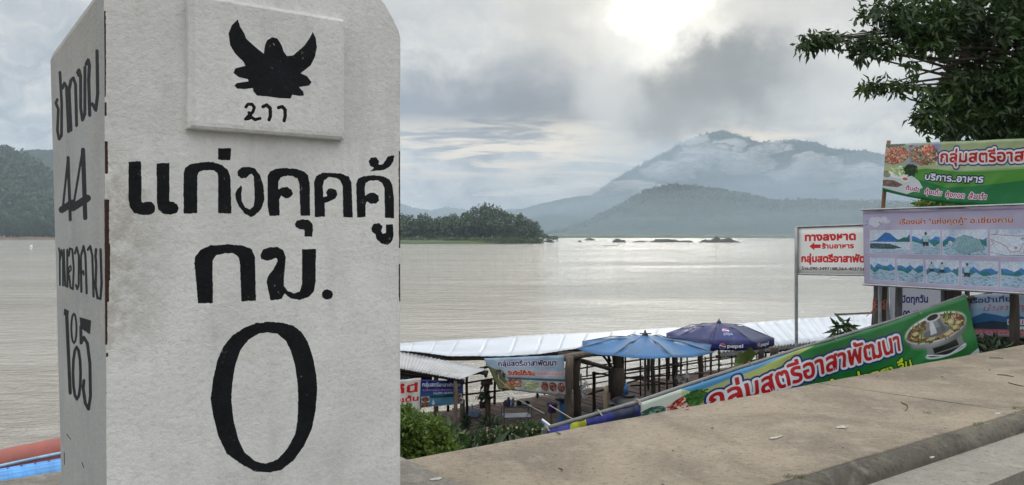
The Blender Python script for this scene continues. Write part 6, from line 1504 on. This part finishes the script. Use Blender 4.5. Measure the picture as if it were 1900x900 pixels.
    for x0, x1, y0, y1, k in spr:
        for i in range(k):
            o = bpy.data.objects.new('leaf', lm2 if (y0 > 140 or x0 < 1500) and r.random() < .6 else lme); C.objects.link(o); o.parent = t; o.matrix_parent_inverse = Matrix.Translation(-t.location)
            o.location = PZ(r.uniform(x0, x1), r.triangular(y0, y1), 14.4+r.uniform(-.3, .2)); o.rotation_euler = (r.uniform(-1.9, .1), r.uniform(-.8, .8), r.uniform(0, 6.28)); s = r.uniform(.5, 1.0); o.scale = (s, s, s)
    # lower foliage showing between and below the banners belongs to a second tree
    b2 = Vector((PZ(1900, 600, 15).x, 15.0, 0)); b2.z = ground_at(b2)-.1
    t2 = empty('small_tree', b2, 'yellow-green small tree showing between the two banners', 'tree'); cs = []
    for x, y, rx, ry, k in ((1735, 378, 26, 9, 26), (1790, 378, 50, 12, 60), (1860, 374, 50, 14, 60), (1930, 380, 60, 30, 80), (1900, 430, 90, 40, 80)):
        for i in range(k): cs.append(tuple(PZ(x+rx*r.uniform(-1, 1), y+ry*r.uniform(-1, 1), 14.5+r.uniform(-.7, .7))))
    v, f = leaves(cs, 12, .12, .15, 33, droop=.2); link('crown', leafmesh('crown', v, f), M['leaf_light'], t2)['kind'] = 'stuff'
    MB().tube([b2, b2+Vector((-.1, 0, 1.2)), PZ(1880, 400, 14.6)], [.09, .07, .03], 8).build('trunk', M['bark'], t2, True); MB().tube([PZ(1880, 400, 14.6), PZ(1800, 380, 14.5), PZ(1735, 378, 14.5)], [.03, .02, .006], 6).build('limb', M['bark'], t2, True)
big_tree()
def debris():
    r = random.Random(6)
    def flake(name, label, cat, x, y, sx, sy, m, seed, z=.004, n=14, th=.003, grp=None):
        c = PG(x, y, 0); rr = random.Random(seed); vs = []; fs = []
        for i in range(n): a = 2*math.pi*i/n; q = rr.uniform(.5, 1.1); vs.append(c+U*sx*q*math.cos(a)+V*sy*q*math.sin(a)+Vector((0, 0, z+th)))
        vs += [p-Vector((0, 0, th)) for p in vs]; fs = [tuple(range(n))]+[(i, (i+1) % n, n+(i+1) % n, n+i) for i in range(n)]
        return tag(MB().add(vs, fs).build(name, M[m]), label, cat, grp)
    flake('lime_patch', 'larger pale plaster patch in the middle of the pavement slab', 'plaster patch', 1562, 794, .06, .035, 'chip', 1); flake('lime_patch', 'thin pale plaster smear left of the larger patch', 'plaster patch', 1440, 813, .08, .022, 'chip', 2)
    flake('lime_patch', 'pale scrap lying at the joint beside the kerb', 'plaster patch', 1851, 768, .06, .02, 'chip', 3, .002); flake('lime_patch', 'white crumbled patch at the foot of the milestone pad', 'plaster patch', 812, 893, .05, .03, 'chip', 4, .014); flake('lime_patch', 'small pale smear close to the pale patch by the kerb', 'plaster patch', 1730, 850, .03, .012, 'chip', 5)
    flake('lime_patch', 'white crumbs at the kerb edge', 'plaster patch', 1735, 807, .012, .01, 'chip', 6)
    for i, (x, y, s, lb) in enumerate([(1040, 874, .016, 'small dark curled leaf on the slab, centre foreground'), (1036, 807, .018, 'dark curled leaf below the blue and yellow cloth'), (1248, 839, .010, 'tiny dark leaf left of the thin plaster smear'), (1322, 797, .014, 'small dark leaf between the rail banner and the plaster smear'), (1275, 762, .012, 'dark leaf near the outer edge below the seafood picture'), (1564, 833, .008, 'little dark fragment below the larger plaster patch'), (1627, 701, .012, 'tiny leaf just past the joint near the outer edge'), (1748, 701, .012, 'dark leaf fragment beyond the joint'), (1836, 688, .014, 'dark leaf fragment farthest right on the slab'), (1230, 902, .01, 'small leaf at the bottom edge')]):
        c = PG(x, y, 0); vs = []; a = r.uniform(0, 3)
        A = rotz(a)
        for j in range(5):
            q = j/4; w = s*.55*math.sin(math.pi*min(.95, q+.08)); 
            for e in (-1, 0, 1): vs.append(c+A @ Vector(((q-.5)*s*2.2, e*w, .006+abs(e)*s*.35+s*.3*q*q)))
        fs = [(3*j+k, 3*j+k+1, 3*j+k+4, 3*j+k+3) for j in range(4) for k in range(2)]; tag(MB().add(vs, fs).build('dry_leaf', M['dry']), lb, 'dry leaf')
    for pts, lb in (([(1672, 748), (1683, 753), (1684, 758), (1679, 764)], 'thin curved dark twig on the slab right of centre'), ([(1850, 696), (1866, 697), (1881, 700)], 'straight short twig on the slab beyond the joint'), ([(1871, 711), (1885, 715), (1900, 718)], 'straight twig at the right edge of the slab'), ([(1836, 665), (1850, 665), (1862, 666)], 'thin far twig near the outer edge of the slab')):
        tag(MB().tube([PG(x, y, 0)+Vector((0, 0, .006)) for x, y in pts], [.004, .005, .003, .002][:len(pts)], 5).build('twig', M['dry']), lb, 'twig')
    for x, y, k, lb in ((1475, 886, 60, 'sparse grass tuft growing in the crack at the kerb edge, bottom centre'), (1815, 787, 24, 'tiny grass tuft at the kerb edge halfway to the right'), (1893, 759, 40, 'grass tuft at the kerb edge by the joint'), (1720, 767, 14, 'small green sprig lying on the slab near the twig')):
        cs = [tuple(PG(x+r.uniform(-22, 22)*k/60, y+r.uniform(-2, 2)-(0), 0)+Vector((0, 0, .003))) for _ in range(k)]; v, f = leaves(cs, 3, .006, .016, k, droop=-.5, aspect=.14); tag(link('grass_tuft', leafmesh('grass_tuft', v, f), M['grass']), lb, 'grass', kind='stuff')
    c = PG(1862, 806, -.17); vs = []; A = rotz(.5)
    for j in range(7):
        q = j/6; w = .05*math.sin(math.pi*min(.97, q+.05))
        for e in (-1, 0, 1): vs.append(c+A @ Vector(((q-.5)*.2, e*w, .012+abs(e)*.02+.05*(q-.5)**2)))
    tag(MB().add(vs, [(3*j+k, 3*j+k+1, 3*j+k+4, 3*j+k+3) for j in range(6) for k in range(2)]).build('dry_leaf', mat('brown_leaf', (.13, .06, .04), .8)), 'large brown dry leaf lying in the gutter below the kerb', 'dry leaf')
debris()
